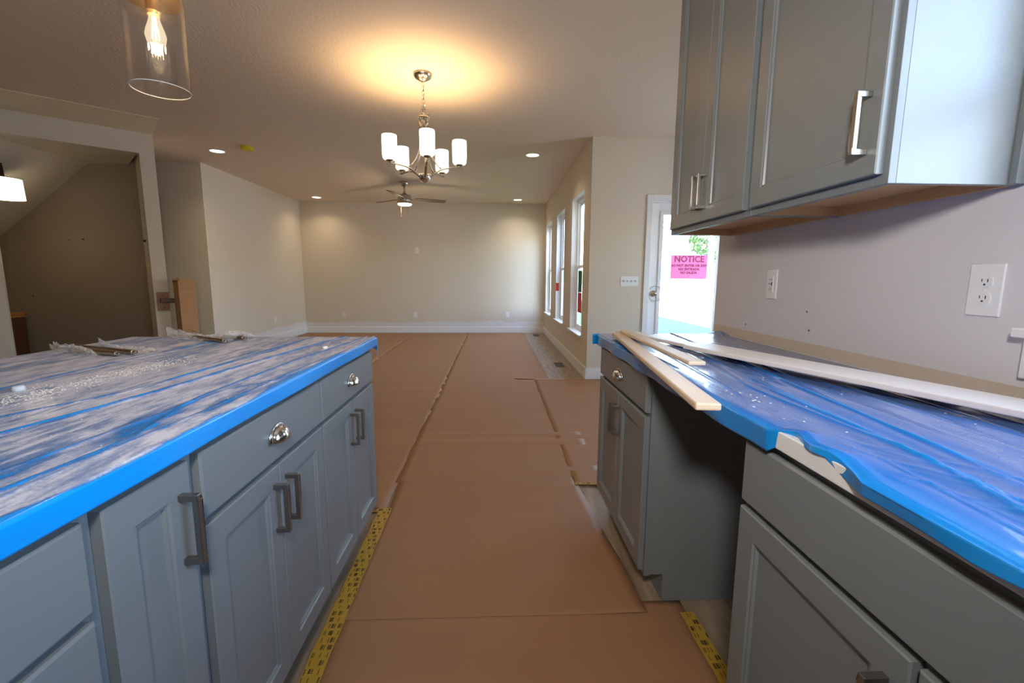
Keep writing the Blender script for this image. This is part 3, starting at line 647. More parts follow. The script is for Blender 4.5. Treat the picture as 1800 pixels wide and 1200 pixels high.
# wiped blue smear near the front, and a pale heap of plaster dust
def blob(cx, cy_, sx, sy, rot, seed, k=3):
    c, s = math.cos(rot), math.sin(rot); a = ((X-cx)*c+(Yv-cy_)*s)/sx; b = (-(X-cx)*s+(Yv-cy_)*c)/sy
    return np.exp(-(a*a+b*b)**1.5)*(.35+1.1*fbm(X*40, Yv*12, seed))
wipe = .75*blob(-.665, .87, .030, .12, .15, 31)+.45*blob(-.60, 1.02, .02, .16, .1, 41)+.45*blob(-.72, .55, .05, .14, 0, 44)+.35*blob(-.60, .66, .03, .1, 0, 45)
dust = np.where(wipe > .02, np.maximum(dust-wipe, np.minimum(dust, .20)), dust)
dust += .5*blob(-1.06, 1.25, .055, .22, .12, 51)
dust = np.clip(dust, .03, 1.05)
# the front fold and the edge band are clean film
edge = np.clip((X+.566+.012*np.sin(Yv*6)+.006*np.sin(Yv*17))/.008, 0, 1); dust = dust*(1-edge*.96)
dust = np.where(U > 1.103, .02, dust); dust = np.where(U < 0, .12, dust)
Z += top*.0012*fbm(X*12, Yv*4, 61)+top*.0025*np.exp(-((X+.566)/.006)**2)*np.maximum(0, np.sin(Yv*3.1+1.0))
Xf = X+np.where(U > 1.103, .003+.002*np.sin(Yv*11)*(U-1.103)/.04, 0)-np.where(U < 0, .003, 0)
Yf = np.where(V > 2.114, 2.116+.006*np.sin(X*30)*(V-2.114)/.03, V)
# corner piece hangs lower
cr = np.clip((X+.62)/.06, 0, 1)*np.clip((V-2.06)/.06, 0, 1); Z = Z-np.where((V > 2.114), cr*.03*(V-2.114)/.036, 0)
fi = grid_obj('masking_film', Xf, Yf, Z, dust, FILM_I)
so = fi.modifiers.new('thickness', 'SOLIDIFY'); so.thickness = .0004; so.offset = 1
tag(fi, 'dusty blue masking film stretched over the island top', 'plastic film', 'blue masking films')
# right run film
us = np.concatenate([np.linspace(0, .048, 14)[:-1], np.linspace(.048, .048+.628, 190), np.linspace(.676, .70, 5)[1:]]); vs = np.arange(-.60, 2.232, .007)
U, V = np.meshgrid(us, vs); FX = .516
X = FX+np.clip(U-.048, 0, .637); hang = np.maximum(0, .048-U)
X = X+0*V
# the near stretch of the front edge is loose and curls up
lift = np.clip((.80-V)/.05, 0, 1)*np.clip((V-.57)/.09, 0, 1); lift2 = np.clip((.42-V)/.05, 0, 1)*.35
low = np.clip((.64-V)/.07, 0, 1)
loose = np.maximum(lift, lift2)
hang_ = hang; hl = hang*(1-.80*loose)*(1-.55*low)
Z = .9135-hl-.005*np.exp(-((U-.050)/.010)**2)*(hang_ <= 0)
Z += (lift*(.010+.002*np.sin(V*60)))*np.exp(-((X-FX)/.04)**2)*np.where(hang > 0, .6, 1)
X = X+lift*(.020+.010*np.sin(V*33+1))*np.exp(-((X-FX)/.07)**2)-low*.006*np.exp(-((X-FX)/.05)**2)+np.where(hang > 0, -.004*np.sin(V*21)*hang/.048, 0)
ridR = [(path([(.90, 2.2), (.839, 1.48), (.784, 1.108), (.763, .905), (.732, .679), (.723, .552), (.70, .2)]), .010, .006, 1.0),
        (path([(.76, 1.6), (.723, 1.27), (.696, .906), (.671, .72), (.648, .558), (.63, .476), (.60, .2)]), .010, .005, .9),
        (path([(.66, 1.85), (.72, 1.62), (.69, 1.33), (.66, 1.1)]), .006, .003, .7)]
for k in range(16):
    x0 = rg.uniform(.56, 1.1); ya = rg.uniform(.1, 1.5); ridR.append(((lambda x0, s_, ya: (lambda y: x0+s_*(y-ya)))(x0, rg.uniform(.0, .18), ya), rg.uniform(.003, .008), rg.uniform(.001, .003), rg.uniform(.2, .6), ya, ya+rg.uniform(.3, .8)))
# crumpled folds radiating from the loose corner
for k in range(10):
    x0 = rg.uniform(.53, .60); s_ = -rg.uniform(.15, .55); ya = rg.uniform(.35, .62); ridR.append(((lambda x0, s_, ya: (lambda y: x0+s_*(y-ya-.25)))(x0, s_, ya), rg.uniform(.002, .004), rg.uniform(.0008, .002), .4, ya-.1, ya+rg.uniform(.12, .25)))
topm = (hang <= 0)
dust = .62+.5*(fbm(X*7, V*2.2, 71)-.5)*2
far = np.clip((V-1.1)/.5, 0, 1); dust += .15*far
for r in ridR:
    f, w, h, s = r[:4]; env = 1.0
    if len(r) > 4: env = np.clip((V-r[4])/.06, 0, 1)*np.clip((r[5]-V)/.06, 0, 1)
    g = np.exp(-((X-f(V))/w)**2)*env; Z += topm*h*g*np.clip((X-.52)/.03, 0, 1); dust -= s*g*.6
# long soft billows toward the camera
bil = np.clip((1.15-V)/.5, 0, 1); Z += topm*bil*.005*(np.sin((X-.1*V)*46)**2)*np.clip((X-.54)/.08, 0, 1)*np.clip((1.14-X)/.05, 0, 1)
frontclean = np.clip(1-(X-.52)/(.03+.14*np.clip((.9-V)/.5, 0, 1)), 0, 1); dust = dust*(1-frontclean)
dust = np.where(hang > 0, .05, dust); dust = np.clip(dust, .02, 1)
Z += topm*.0010*fbm(X*20, V*10, 81)
Z = np.where(U > .676, .9135+(U-.676)*.0, Z)
X = np.minimum(X, 1.153)
# far corner by the wall stands up
up = np.clip((X-1.05)/.1, 0, 1)*np.clip((V-2.13)/.09, 0, 1); Z += up*.018
fr_ = grid_obj('masking_film', X, V, Z, dust, FILM_R); so = fr_.modifiers.new('thickness', 'SOLIDIFY'); so.thickness = .0004; so.offset = 1
tag(fr_, 'glossy blue masking film over the right counter, curled up at its near edge', 'plastic film', 'blue masking films')
# film lapping over the far end of the right counter
ys = np.linspace(0, .052, 8); xs = np.linspace(.497, .60, 14); XX, TT = np.meshgrid(xs, ys)
ff = grid_obj('film_corner', XX, 2.233+.012*np.sin(XX*50)*TT/.05, .914-TT*(1-.4*np.clip((XX-.52)/.08, 0, 1)), XX*0+.03, FILM_R, fr_)
so = ff.modifiers.new('thickness', 'SOLIDIFY'); so.thickness = .0005

# ---------------- plaster crumbs on the films (nobody could count them)
def crumbs(name, spots, label):
    bm = bmesh.new()
    for (x, y, z, s) in spots:
        n = 5; ring = [bm.verts.new((x+math.cos(2*PI*i/n)*s*rg.uniform(.6, 1.2), y+math.sin(2*PI*i/n)*s*rg.uniform(.6, 1.2), z)) for i in range(n)]
        t_ = bm.verts.new((x, y, z+s*.6))
        for i in range(n): bm.faces.new((ring[i], ring[(i+1) % n], t_))
    return tag(obj(name, bm, DUSTW, kind='stuff'), label, 'debris')
sp = []
for k in range(900):
    t_ = rg.random(); x = -1.06+rg.gauss(0, .032)+.03*(t_-.5); y = .95+t_*.58+rg.gauss(0, .03); sp.append((x, y, .9158, rg.uniform(.001, .003)))
for k in range(260): sp.append((rg.uniform(-1.6, -.6), rg.uniform(.5, 2.05), .916, rg.uniform(.0008, .002)))
crumbs('plaster_crumbs', sp, 'trail of pale plaster crumbs across the island film')
crumbs('plaster_crumbs', [(rg.uniform(.56, 1.1), rg.uniform(.4, 1.9), .918, rg.uniform(.001, .0028)) for k in range(70)]+[(.60+rg.gauss(0, .03), .98+rg.gauss(0, .05), .918, .003) for k in range(12)], 'white paint chips scattered on the right counter film')
bm = bmesh.new(); lathe(bm, [(0, .012), (.010, .012), (.012, .008), (.013, 0), (.0, 0)], (-1.15, 1.105, .914), 16); tag(obj('paint_cup_lid', bm, mat('cloudy white plastic', (214, 216, 222), .3), smooth=True), 'small cloudy plastic cap on the left of the island film', 'cap')
bm = bmesh.new(); lathe(bm, [(0, .010), (.008, .009), (.011, .004), (.009, 0), (0, 0)], (-.66, 1.76, .914), 7); tag(obj('paper_wad', bm, DUSTW), 'tiny white wad near the far front of the island', 'debris')

# ---------------- steel rods and their bags
def rod(p, q, r, label, z=.914):
    t = thing('metal_rod', label, 'metal rod', (*p, z), 'steel rods on the island')
    p, q = Vector((*p, z+r)), Vector((*q, z+r)); d = (q-p).normalized()
    bm = bmesh.new(); tube(bm, [p, q-d*.012], r, 14); obj('tube', bm, STEEL, t, smooth=False)
    bm = bmesh.new(); tube(bm, [q-d*.012, q], r*.82, 14, cap=False); tube(bm, [q-d*.008, q-d*.001], r*.5, 12); obj('threaded_end', bm, CHROME, t, smooth=False)
rod((-1.54, 1.672), (-1.297, 1.583), .0085, 'short steel rod half in its bag, front one of the left pair', .9155)
rod((-1.575, 1.745), (-1.262, 1.610), .0085, 'bronze-tinted steel rod lying bare, rear one of the left pair', .9155)
rod((-1.36, 2.045), (-1.115, 1.893), .0085, 'steel rod sticking out of the bag at the back right of the island', .9155)
rod((-1.25, 2.06), (-1.09, 1.995), .0085, 'steel rod fully inside the bag at the back right of the island', .9155)
def bag(pts0, pts1, h, label, seed):
    """crumpled clear bag: lofted between two base lines"""
    n, m_ = 34, 16; rg2 = random.Random(seed); bm = bmesh.new(); g = []
    for i in range(n+1):
        f = i/n; a = Vector(pts0[0]).lerp(Vector(pts0[1]), f); b = Vector(pts1[0]).lerp(Vector(pts1[1]), f); row = []
        for j in range(m_+1):
            e = j/m_; p = a.lerp(b, e)
            hh = h*math.sin(PI*e)*(.35+.65*abs(math.sin(f*3.0+seed)))*(1+.35*math.sin(i*1.1+j*.7+seed)+.2*rg2.uniform(-1, 1))+.002
            if f < .12: hh += .016*(.12-f)/.12*abs(math.sin(e*9+seed))
            row.append(bm.verts.new((p.x+rg2.uniform(-.003, .003), p.y+rg2.uniform(-.003, .003), .9155+hh)))
        g.append(row)
    for i in range(n):
        for j in range(m_): bm.faces.new((g[i][j], g[i][j+1], g[i+1][j+1], g[i+1][j]))
    return tag(obj('plastic_bag', bm, BAG), label, 'plastic bag')
bag(((-1.70, 1.80), (-1.36, 1.575)), ((-1.66, 1.72), (-1.34, 1.54)), .022, 'crinkled clear bag at the left back of the island, around a rod', 3)
bag(((-1.60, 1.86), (-1.20, 1.66)), ((-1.54, 1.80), (-1.22, 1.60)), .014, 'flat clear bag behind the left pair of rods', 5)
bag(((-1.50, 2.10), (-1.05, 2.05)), ((-1.44, 2.02), (-1.12, 1.93)), .030, 'crinkled clear bag at the far back of the island, holding rods', 8)

# ================================================================== BOARDS ON THE RIGHT COUNTER
def plank(name, p, q, w, z, t, m, label, grp, side=1, bev=.003):
    p, q = Vector((*p, 0)), Vector((*q, 0)); d = (q-p).normalized(); s = Vector((-d.y, d.x, 0))*side; L_ = (q-p).length
    bm = bmesh.new(); n = 1
    pts = [p, q, q+s*w, p+s*w]; prism(bm, [(v.x, v.y) for v in pts], z, z+t)
    return tag(obj(name, bm, m, bevel=bev), label, 'wood strip', grp)
G = 'wood strips on the right counter'
plank('wood_strip', (.598, 2.20), (.989, .925), .07, .9235, .014, WHITEWASH, 'long white-edged board lying directly on the film, under the wide board', G)
plank('wood_strip', (.690, 1.60), (1.015, .64), .125, .9378, .015, WHITEWASH, 'wide white board on top, running along the wall toward the camera', G)
plank('wood_strip', (.607, 2.08), (.463, .868), .052, .9235, .016, WOODW, 'long bare maple strip whose end sticks out over the counter edge', G, side=-1, bev=.004)
plank('wood_strip', (.64, 2.07), (.617, 1.262), .052, .9400, .013, WOODW, 'shorter bare maple strip between the long strip and the white boards', G, side=-1, bev=.004)

# ================================================================== UPPER CABINETS
UF, UZ0, UZ1 = .855, 1.399, 2.47
def upper(label, y0, y1, doors, endnear=False):
    t = thing('wall_cabinet', label, 'cabinet', (1.0, (y0+y1)/2, UZ0), 'wall cabinets'); kt = .016
    obj('side_panel', B((UF+.018, 1.156, y0, y0+kt, UZ0, UZ1)), CAB, t, bevel=.001); obj('side_panel', B((UF+.018, 1.156, y1-kt, y1, UZ0, UZ1)), CAB, t, bevel=.001)
    obj('bottom_panel', B((UF+.018, 1.156, y0+kt, y1-kt, UZ0+.030, UZ0+.046)), MAPLE, t); obj('top_panel', B((UF+.018, 1.156, y0+kt, y1-kt, UZ1-.016, UZ1)), MAPLE, t)
    obj('hanging_rail', B((1.140, 1.156, y0+kt, y1-kt, UZ0, UZ0+.030)), MAPLE, t); [obj('side_liner', B((UF+.018, 1.140, ya, ya+.006, UZ0+.001, UZ0+.030)), MAPLE, t) for ya in (y0+kt, y1-kt-.006)]
    obj('back_panel', B((1.148, 1.156, y0+kt, y1-kt, UZ0+.046, UZ1-.016)), MAPLE, t)
    obj('face_frame', B((UF, UF+.018, y0, y0+.038, UZ0, UZ1), (UF, UF+.018, y1-.038, y1, UZ0, UZ1), (UF, UF+.018, y0+.038, y1-.038, UZ0, UZ0+.038), (UF, UF+.018, y0+.038, y1-.038, UZ1-.038, UZ1)), CABF, t, bevel=.001)
    for a, b, py in doors:
        bm = bmesh.new(); ring_panel(bm, UF-.0008, -1, a, b, UZ0+.022, UZ1-.012); d_ = obj('door', bm, CAB, t); bar_pull(d_, UF-.0198, -1, py, 1.468, 1.603)
    return t
upper('far wall cabinet with two narrow doors, above the end of the right counter', 1.508, 2.190, [(1.530, 1.838, 1.812), (1.841, 2.158, 1.866)])
u2 = upper('near wall cabinet with one wide door and a pale shining end panel', .982, 1.507, [(.996, 1.490, 1.030)])
obj('filler_strip', B((1.128, 1.158, .966, .9815, UZ0, UZ1)), CABF, u2, bevel=.001)

# ================================================================== ELECTRICAL
def duplex(label, P, axis, w=.070, h=.114, big=True, group=None, name='wall_outlet'):
    """axis '-y': plate on a wall facing -Y; '-x': facing -X. P = centre on the wall face"""
    t = thing(name, label, 'outlet', P, group); x, y, z = P
    def bb(a0, a1, d0, d1, z0, z1):
        return (x+a0, x+a1, y-d1, y-d0, z+z0, z+z1) if axis == '-y' else (x-d1, x-d0, y+a0, y+a1, z+z0, z+z1)
    obj('plate', B(bb(-w/2, w/2, .0005, .006, -h/2, h/2)), PLASTW, t, bevel=.003)
    if not big: 
        for s in (-1, 1): obj('socket', B(bb(-.016, .016, .006, .008, s*.020-.014, s*.020+.014)), mat('white socket face', (222, 222, 220), .3), t)
        return t
    for s in (-1, 1):
        bm = bmesh.new(); n = 20; pts = []
        for i in range(n):
            a = 2*PI*i/n; pts.append((max(-.0165, min(.0165, .0175*math.cos(a))), max(-.0135, min(.0135, .0175*math.sin(a)))))
        def pt(a, b, d): return (x+a, y-d, z+b+s*.0195) if axis == '-y' else (x-d, y+a, z+b+s*.0195)
        lo = [bm.verts.new(pt(a, b, .006)) for a, b in pts]; hi = [bm.verts.new(pt(a, b, .0078)) for a, b in pts]; bm.faces.new(hi)
        for i in range(n): bm.faces.new((lo[i], lo[(i+1) % n], hi[(i+1) % n], hi[i]))
        so_ = obj('socket', bm, PLASTW, t)
        obj('slot', B(bb(-.0075, -.0055, .0075, .0082, s*.0195-.001, s*.0195+.0065), bb(.0055, .0072, .0075, .0082, s*.0195+.000, s*.0195+.0065), bb(-.002, .002, .0075, .0082, s*.0195-.0085, s*.0195-.0045)), SLOT, so_)
    obj('screw', B(bb(-.002, .002, .006, .0072, -.002, .002)), PLASTW, t)
    return t
duplex('large white outlet plate on the right wall, nearest the camera', (1.16, 1.020, 1.168), '-x', .076, .122)
t = thing('wall_outlet', 'white rectangular safety outlet on the kitchen wall, farther one', 'outlet', (1.16, 1.843, 1.171))
obj('plate', B((1.154, 1.1595, 1.808, 1.878, 1.110, 1.232)), PLASTW, t, bevel=.003); so_ = obj('socket', B((1.151, 1.154, 1.827, 1.860, 1.138, 1.204)), PLASTW, t, bevel=.001)
obj('test_button', B((1.1495, 1.151, 1.832, 1.837, 1.166, 1.178)), SLOT, so_); obj('reset_button', B((1.1495, 1.151, 1.848, 1.853, 1.170, 1.174)), SLOT, so_)
obj('slot', B((1.1505, 1.151, 1.836, 1.838, 1.186, 1.194), (1.1505, 1.151, 1.848, 1.850, 1.186, 1.194), (1.1505, 1.151, 1.836, 1.838, 1.146, 1.154), (1.1505, 1.151, 1.848, 1.850, 1.146, 1.154)), SLOT, so_)
GB = 'outlets low on the far wall'
duplex('left outlet of the three low on the far wall', (-3.24, 9.8, .39), '-y', big=False, group=GB)
duplex('middle outlet of the three low on the far wall', (-1.71, 9.8, .39), '-y', big=False, group=GB)
duplex('right outlet of the three low on the far wall', (.29, 9.8, .40), '-y', big=False, group=GB)
duplex('single plate high in the middle of the far wall', (-1.645, 9.8, 1.76), '-y', .075, .12, big=False)
t = thing('wall_outlet', 'small outlet low on the left living-room wall', 'outlet', (-4.05, 8.45, .40)); obj('plate', B((-4.0495, -4.044, 8.415, 8.485, .343, .457)), PLASTW, t, bevel=.002); obj('socket', B((-4.044, -4.042, 8.435, 8.465, .38, .42)), PLASTW, t)
t = thing('switch_plate', 'white four-gang light switch plate left of the glass door', 'light switch', (1.57, 5.21, 1.16))
obj('plate', B((1.465, 1.672, 5.204, 5.2095, 1.105, 1.218)), PLASTW, t, bevel=.002)
for k in range(4):
    c = 1.499+k*.0465; s_ = obj('toggle_slot', B((c-.005, c+.005, 5.2032, 5.204, 1.148, 1.174)), mat('switch slot', (190, 190, 188), .5), t); obj('toggle', B((c-.0035, c+.0035, 5.190, 5.2032, 1.160, 1.170)), mat('toggle', (150, 148, 144), .4), s_)

# notice on the door
t = thing('door_notice', 'pink notice taped on the inside of the door glass', 'notice', (2.28, 5.25, 1.33))
obj('sheet', B((2.064, 2.498, 5.2492, 5.2500, 1.192, 1.467)), PINK, t)
RX90 = Matrix.Rotation(PI/2, 3, 'X')
text_mesh('lettering', 'NOTICE', .098, (2.281, 5.2488, 1.418), RX90, PINKM, t, offset=.003)
for s, zz in (('DO NOT ENTER OR EXIT', 1.345), ('NO ENTRADA', 1.303), ('NO SALIDA', 1.263)): text_mesh('lettering', s, .0385, (2.281, 5.2488, zz), RX90, PINKD, t, offset=.0012)
obj('mark', B((2.276, 2.286, 5.2486, 5.2491, 1.226, 1.232)), PINKD, t)
# papers on the windows
tag(obj('window_sticker', B((1.186, 1.188, 6.09, 6.35, 1.00, 1.295)), GREEN), 'green sticker on the lower glass of the nearest window', 'sticker')
tag(obj('window_sticker', B((1.186, 1.188, 6.085, 6.355, .72, .995)), RED), 'red-orange sticker below the green one on the nearest window', 'sticker')
tag(obj('window_sticker', B((1.088, 1.150, 7.992, 7.9945, .97, 1.11)), RED), 'small red paper stuck in the frame of the middle window', 'sticker')

# ================================================================== CEILING LIGHTS
CANEM = emit('lit downlight lens', (1.0, .86, .66), 9.0)
def downlight(x, y, label, power=4, col=(1, .78, .50)):
    t = thing('recessed_light', label, 'ceiling light', (x, y, CZ), 'recessed ceiling lights')
    bm = bmesh.new(); lathe(bm, [(.078, 0), (.098, -.002), (.096, -.007), (.080, -.009), (.078, 0)], (x, y, CZ-.0005), 32, cap=False); obj('trim_ring', bm, TRIM, t, smooth=True)
    bm = bmesh.new(); lathe(bm, [(.0, -.004), (.078, -.004)], (x, y, CZ), 28, cap=False); obj('lens', bm, CANEM, t)
    l = light('downlight_beam', 'AREA', (x, y, CZ-.02), power, col, shape='DISK', size=.15, spread=math.radians(130)); l.rotation_euler = (0, 0, 0)
    l.parent = t; l.location = (0, 0, -.02)
downlight(-3.47, 6.04, 'recessed light at the near left of the far room'); downlight(.49, 5.99, 'recessed light at the near right, before the window wall')
downlight(-3.50, 9.30, 'recessed light in the far left corner'); downlight(.47, 9.30, 'recessed light in the far right corner')
downlight(-.78, -1.64, 'recessed light over the kitchen, behind the camera', 5, (1, .95, .88))
t = thing('smoke_detector', 'smoke detector under a bright yellow dust cover', 'smoke detector', (-2.99, 5.83, CZ))
bm = bmesh.new(); lathe(bm, [(.0, 0), (.072, 0), (.072, -.012), (.066, -.018), (0, -.018)], (-2.99, 5.83, CZ-.0005), 28); obj('base', bm, mat('yellow base ring', (206, 190, 60), .5), t, smooth=False)
bm = bmesh.new(); lathe(bm, [(.069, -.018), (.069, -.040), (.060, -.050), (0, -.052)], (-2.99, 5.83, CZ), 28); obj('dust_cover', bm, YEL, t, smooth=False)

# ---------------- chandelier
CX, CY = -.553, 3.75
t = thing('chandelier', 'brushed nickel chandelier with five lit white glass shades', 'chandelier', (CX, CY, 1.94))
bm = bmesh.new(); lathe(bm, [(0, 0), (.072, 0), (.072, -.012), (.060, -.032), (.030, -.048), (.012, -.056), (0, -.058)], (CX, CY, CZ-.0005), 32); obj('canopy', bm, NICKEL, t, smooth=True)
# chain of oval links
bm = bmesh.new(); z = 2.690; k = 0
def link(bm, c, a, L_=.019, W_=.0095, r=.0031, ax=Vector((0, 0, 1))):
    s = Vector((math.cos(a), math.sin(a), 0)); s = (s-ax*s.dot(ax)).normalized()
    pts = [Vector(c)+ax*math.sin(2*PI*i/14)*L_+s*math.cos(2*PI*i/14)*W_ for i in range(15)]; tube(bm, pts, r, 5, cap=False)
while z > 2.50: link(bm, (CX+(.004 if k % 2 else 0), CY, z-.015), k*PI/2); z -= .031; k += 1
for i in range(6):   # chain loop that bunches over the top plate
    a = i/5; link(bm, (CX-.008+.004*math.sin(i*2), CY, 2.50-.016*i*.9), i*PI/2)
    link(bm, (CX+.012+.028*math.sin(a*2.4), CY-.01, 2.505-.022*i), i*PI/2+.5, ax=Vector((.35*math.cos(a*3), 0, -1)).normalized())
obj('chain', bm, CHROME, t)
bm = bmesh.new(); lathe(bm, [(0, .035), (.010, .03), (.012, .012), (.034, .008), (.046, 0), (.048, -.008), (.040, -.014), (0, -.014)], (CX, CY, 2.435), 28); obj('top_plate', bm, CHROME, t, smooth=False)
bm = bmesh.new(); lathe(bm, [(.012, .07), (.046, .062), (.048, .05), (.040, .02), (.022, .005), (.010, 0), (0, -.004)], (CX, CY, 1.942), 28); obj('hub', bm, CHROME, t, smooth=True)
SHADE = emit('lit opal glass', (1.0, .90, .74), 3.2); SHR = .056
for k in range(5):
    a = math.radians(-77+72*k); ca, sa = math.cos(a), math.sin(a)
    P = lambda r, z_: (CX+ca*r, CY+sa*r, z_)
    # arm: sweeps up and out from the hub, levels under the shade
    pts = [P(.02, 1.975), P(.05, 1.985), P(.085, 2.012), P(.125, 2.036), P(.165, 2.047), P(.21, 2.052), P(.26, 2.051), P(.305, 2.047)]
    bm = bmesh.new(); tube(bm, pts, 0, flat=(.020, .010)); ar = obj('arm', bm, NICKEL, t, bevel=.002)
    # stay rod: from the top plate straight down, flaring out to meet the arm
    s = [P(.034, 2.425), P(.034, 2.36), P(.035, 2.29), P(.040, 2.22), P(.052, 2.16), P(.075, 2.11), P(.105, 2.068), P(.135, 2.044)]
    bm = bmesh.new(); tube(bm, s, .0052, 8); obj('stay_rod', bm, NICKEL, t, smooth=True)
    c = P(.28, 2.056)
    bm = bmesh.new(); lathe(bm, [(0, 0), (.010, 0), (.010, .006), (.026, .010), (.030, .018), (.026, .022), (0, .022)], c, 22); obj('cup', bm, NICKEL, ar, smooth=False)
    bm = bmesh.new(); z0 = .022
    lathe(bm, [(.020, z0), (.046, z0+.002), (.053, z0+.014), (SHR, z0+.05), (SHR, z0+.16), (.055, z0+.176), (.052, z0+.176), (.052, z0+.05), (.048, z0+.018), (.020, z0+.008)], c, 30, cap=False)
    obj('shade', bm, SHADE, t, smooth=True)
    l = light('chandelier_bulb', 'POINT', c, 11, WARM, shadow_soft_size=.03); l.parent = t; l.location = Vector((c[0], c[1], c[2]+.15))-Vector((CX, CY, 1.94))

# ---------------- ceiling fan
FXc, FYc = -1.487, 7.77
t = thing('ceiling_fan', 'three-blade ceiling fan with a small round light and pull chains', 'ceiling fan', (FXc, FYc, 2.38))
bm = bmesh.new(); lathe(bm, [(0, 0), (.070, 0), (.068, -.02), (.048, -.055), (.020, -.075), (0, -.075)], (FXc, FYc, CZ-.0005), 30); obj('canopy', bm, NICKEL, t, smooth=True)
bm = bmesh.new(); lathe(bm, [(.012, 0), (.012, -.12)], (FXc, FYc, 2.68), 14); lathe(bm, [(.012, 0), (.03, -.012), (.036, -.03)], (FXc, FYc, 2.59), 20); obj('downrod', bm, NICKEL, t, smooth=True)
bm = bmesh.new(); lathe(bm, [(0, .16), (.040, .155), (.095, .145), (.112, .125), (.115, .06), (.112, .035), (.118, .03), (.118, 0), (.0, 0)], (FXc, FYc, 2.40), 36); obj('motor_housing', bm, NICKEL, t, smooth=False)
bm = bmesh.new(); lathe(bm, [(.115, 0), (.112, -.012), (.09, -.022), (0, -.028)], (FXc, FYc, 2.3995), 30, cap=False); obj('light_lens', bm, emit('lit fan lens', (1, .85, .62), 6), t, smooth=True)
for a_ in (22, 142, 262):
    a = math.radians(a_); R_ = Matrix.Rotation(a, 4, 'Z') ; bm = bmesh.new()
    tl = math.radians(11); out = [(.17, -.052), (.30, -.062), (.55, -.064), (.68, -.056), (.70, -.040), (.70, .046), (.68, .060), (.55, .064), (.30, .058), (.17, .045)]
    tp = [bm.verts.new((x, y, -y*math.sin(tl)+.004)) for x, y in out]; bt = [bm.verts.new((x, y, -y*math.sin(tl)-.004)) for x, y in out]; bm.faces.new(tp); bm.faces.new(bt[::-1])
    for i in range(len(out)): bm.faces.new((tp[i], tp[(i+1) % len(out)], bt[(i+1) % len(out)], bt[i]))
    bmesh.ops.transform(bm, matrix=Matrix.Translation((FXc, FYc, 2.485)) @ R_, verts=bm.verts); bl = obj('blade', bm, mat('weathered grey blade', (112, 98, 86), .5, var=.1, stretch=(1, 8, 1)), t)
    bm = B((.10, .22, -.022, .022, -.012, -.006)); bmesh.ops.transform(bm, matrix=Matrix.Translation((FXc, FYc, 2.487)) @ R_ @ Matrix.Rotation(-tl, 4, 'X'), verts=bm.verts); obj('blade_bracket', bm, NICKEL, bl, bevel=.002)
for dx, dl in ((-.045, .20), (.058, .235)):
    bm = bmesh.new(); tube(bm, [(FXc+dx, FYc-.09, 2.40), (FXc+dx, FYc-.09, 2.40-dl)], .0022, 6); pc = obj('pull_chain', bm, NICKEL, t)
    bm = bmesh.new(); lathe(bm, [(0, .012), (.006, .008), (.008, 0), (.006, -.010), (0, -.014)], (FXc+dx, FYc-.09, 2.40-dl-.01), 12); obj('bob', bm, mat('chain bob', (220, 190, 150), .4), pc, smooth=True)
l = light('fan_light', 'POINT', (0, 0, 0), 14, (1, .80, .55), shadow_soft_size=.08); l.parent = t; l.location = (0, 0, -.06)

# ---------------- glass pendant over the island
def pendant(x, y, label):
    t = thing('pendant_light', label, 'pendant light', (x, y, 1.81), 'glass pendants over the island')
    bm = bmesh.new(); lathe(bm, [(0, 0), (.06, 0), (.06, -.02), (0, -.022)], (x, y, CZ-.0005), 28); obj('canopy', bm, BRASS, t)
    bm = bmesh.new(); lathe(bm, [(.006, 0), (.006, -.60)], (x, y, 2.73), 10); obj('stem', bm, BRASS, t, smooth=True)
    bm = bmesh.new(); lathe(bm, [(.0, .035), (.03, .035), (.034, .022), (.080, .020), (.0805, 0), (.022, -.002), (.022, -.035), (.018, -.045), (0, -.045)], (x, y, 2.085), 36); obj('glass_holder', bm, BRASS, t, smooth=False)
    bm = bmesh.new(); lathe(bm, [(.086, 0), (.086, .30), (.083, .30), (.083, 0), (.086, 0)], (x, y, 1.81), 64, cap=False); obj('glass_shade', bm, GLASSP, t, smooth=False)
    bm = bmesh.new(); lathe(bm, [(.0865, 0), (.0865, .002), (.0825, .002), (.0825, 0), (.0865, 0)], (x, y, 1.8085), 64, cap=False); obj('glass_rim', bm, mat('frosted rim glass', (225, 222, 216), .2), t)
    bm = bmesh.new(); lathe(bm, [(.013, 0), (.016, -.02), (.026, -.05), (.030, -.068), (.026, -.088), (.012, -.102), (0, -.105)], (x, y, 2.045), 28, cap=False); bu = obj('bulb', bm, BULBE, t, smooth=True)
    bm = bmesh.new()
    for k in range(6):
        a = k*PI/3; tube(bm, [(x+math.cos(a)*.004, y+math.sin(a)*.004, 2.035), (x+math.cos(a)*.011, y+math.sin(a)*.011, 1.968)], .0012, 6)
    obj('filament', bm, emit('glowing filament', (1, .72, .38), 18), bu)
    l = light('pendant_bulb', 'POINT', (0, 0, 0), 15, WARM, shadow_soft_size=.02); l.parent = t; l.location = (0, 0, .19)
pendant(-1.12, 1.658, 'clear glass cylinder pendant with a glowing filament bulb, top left')

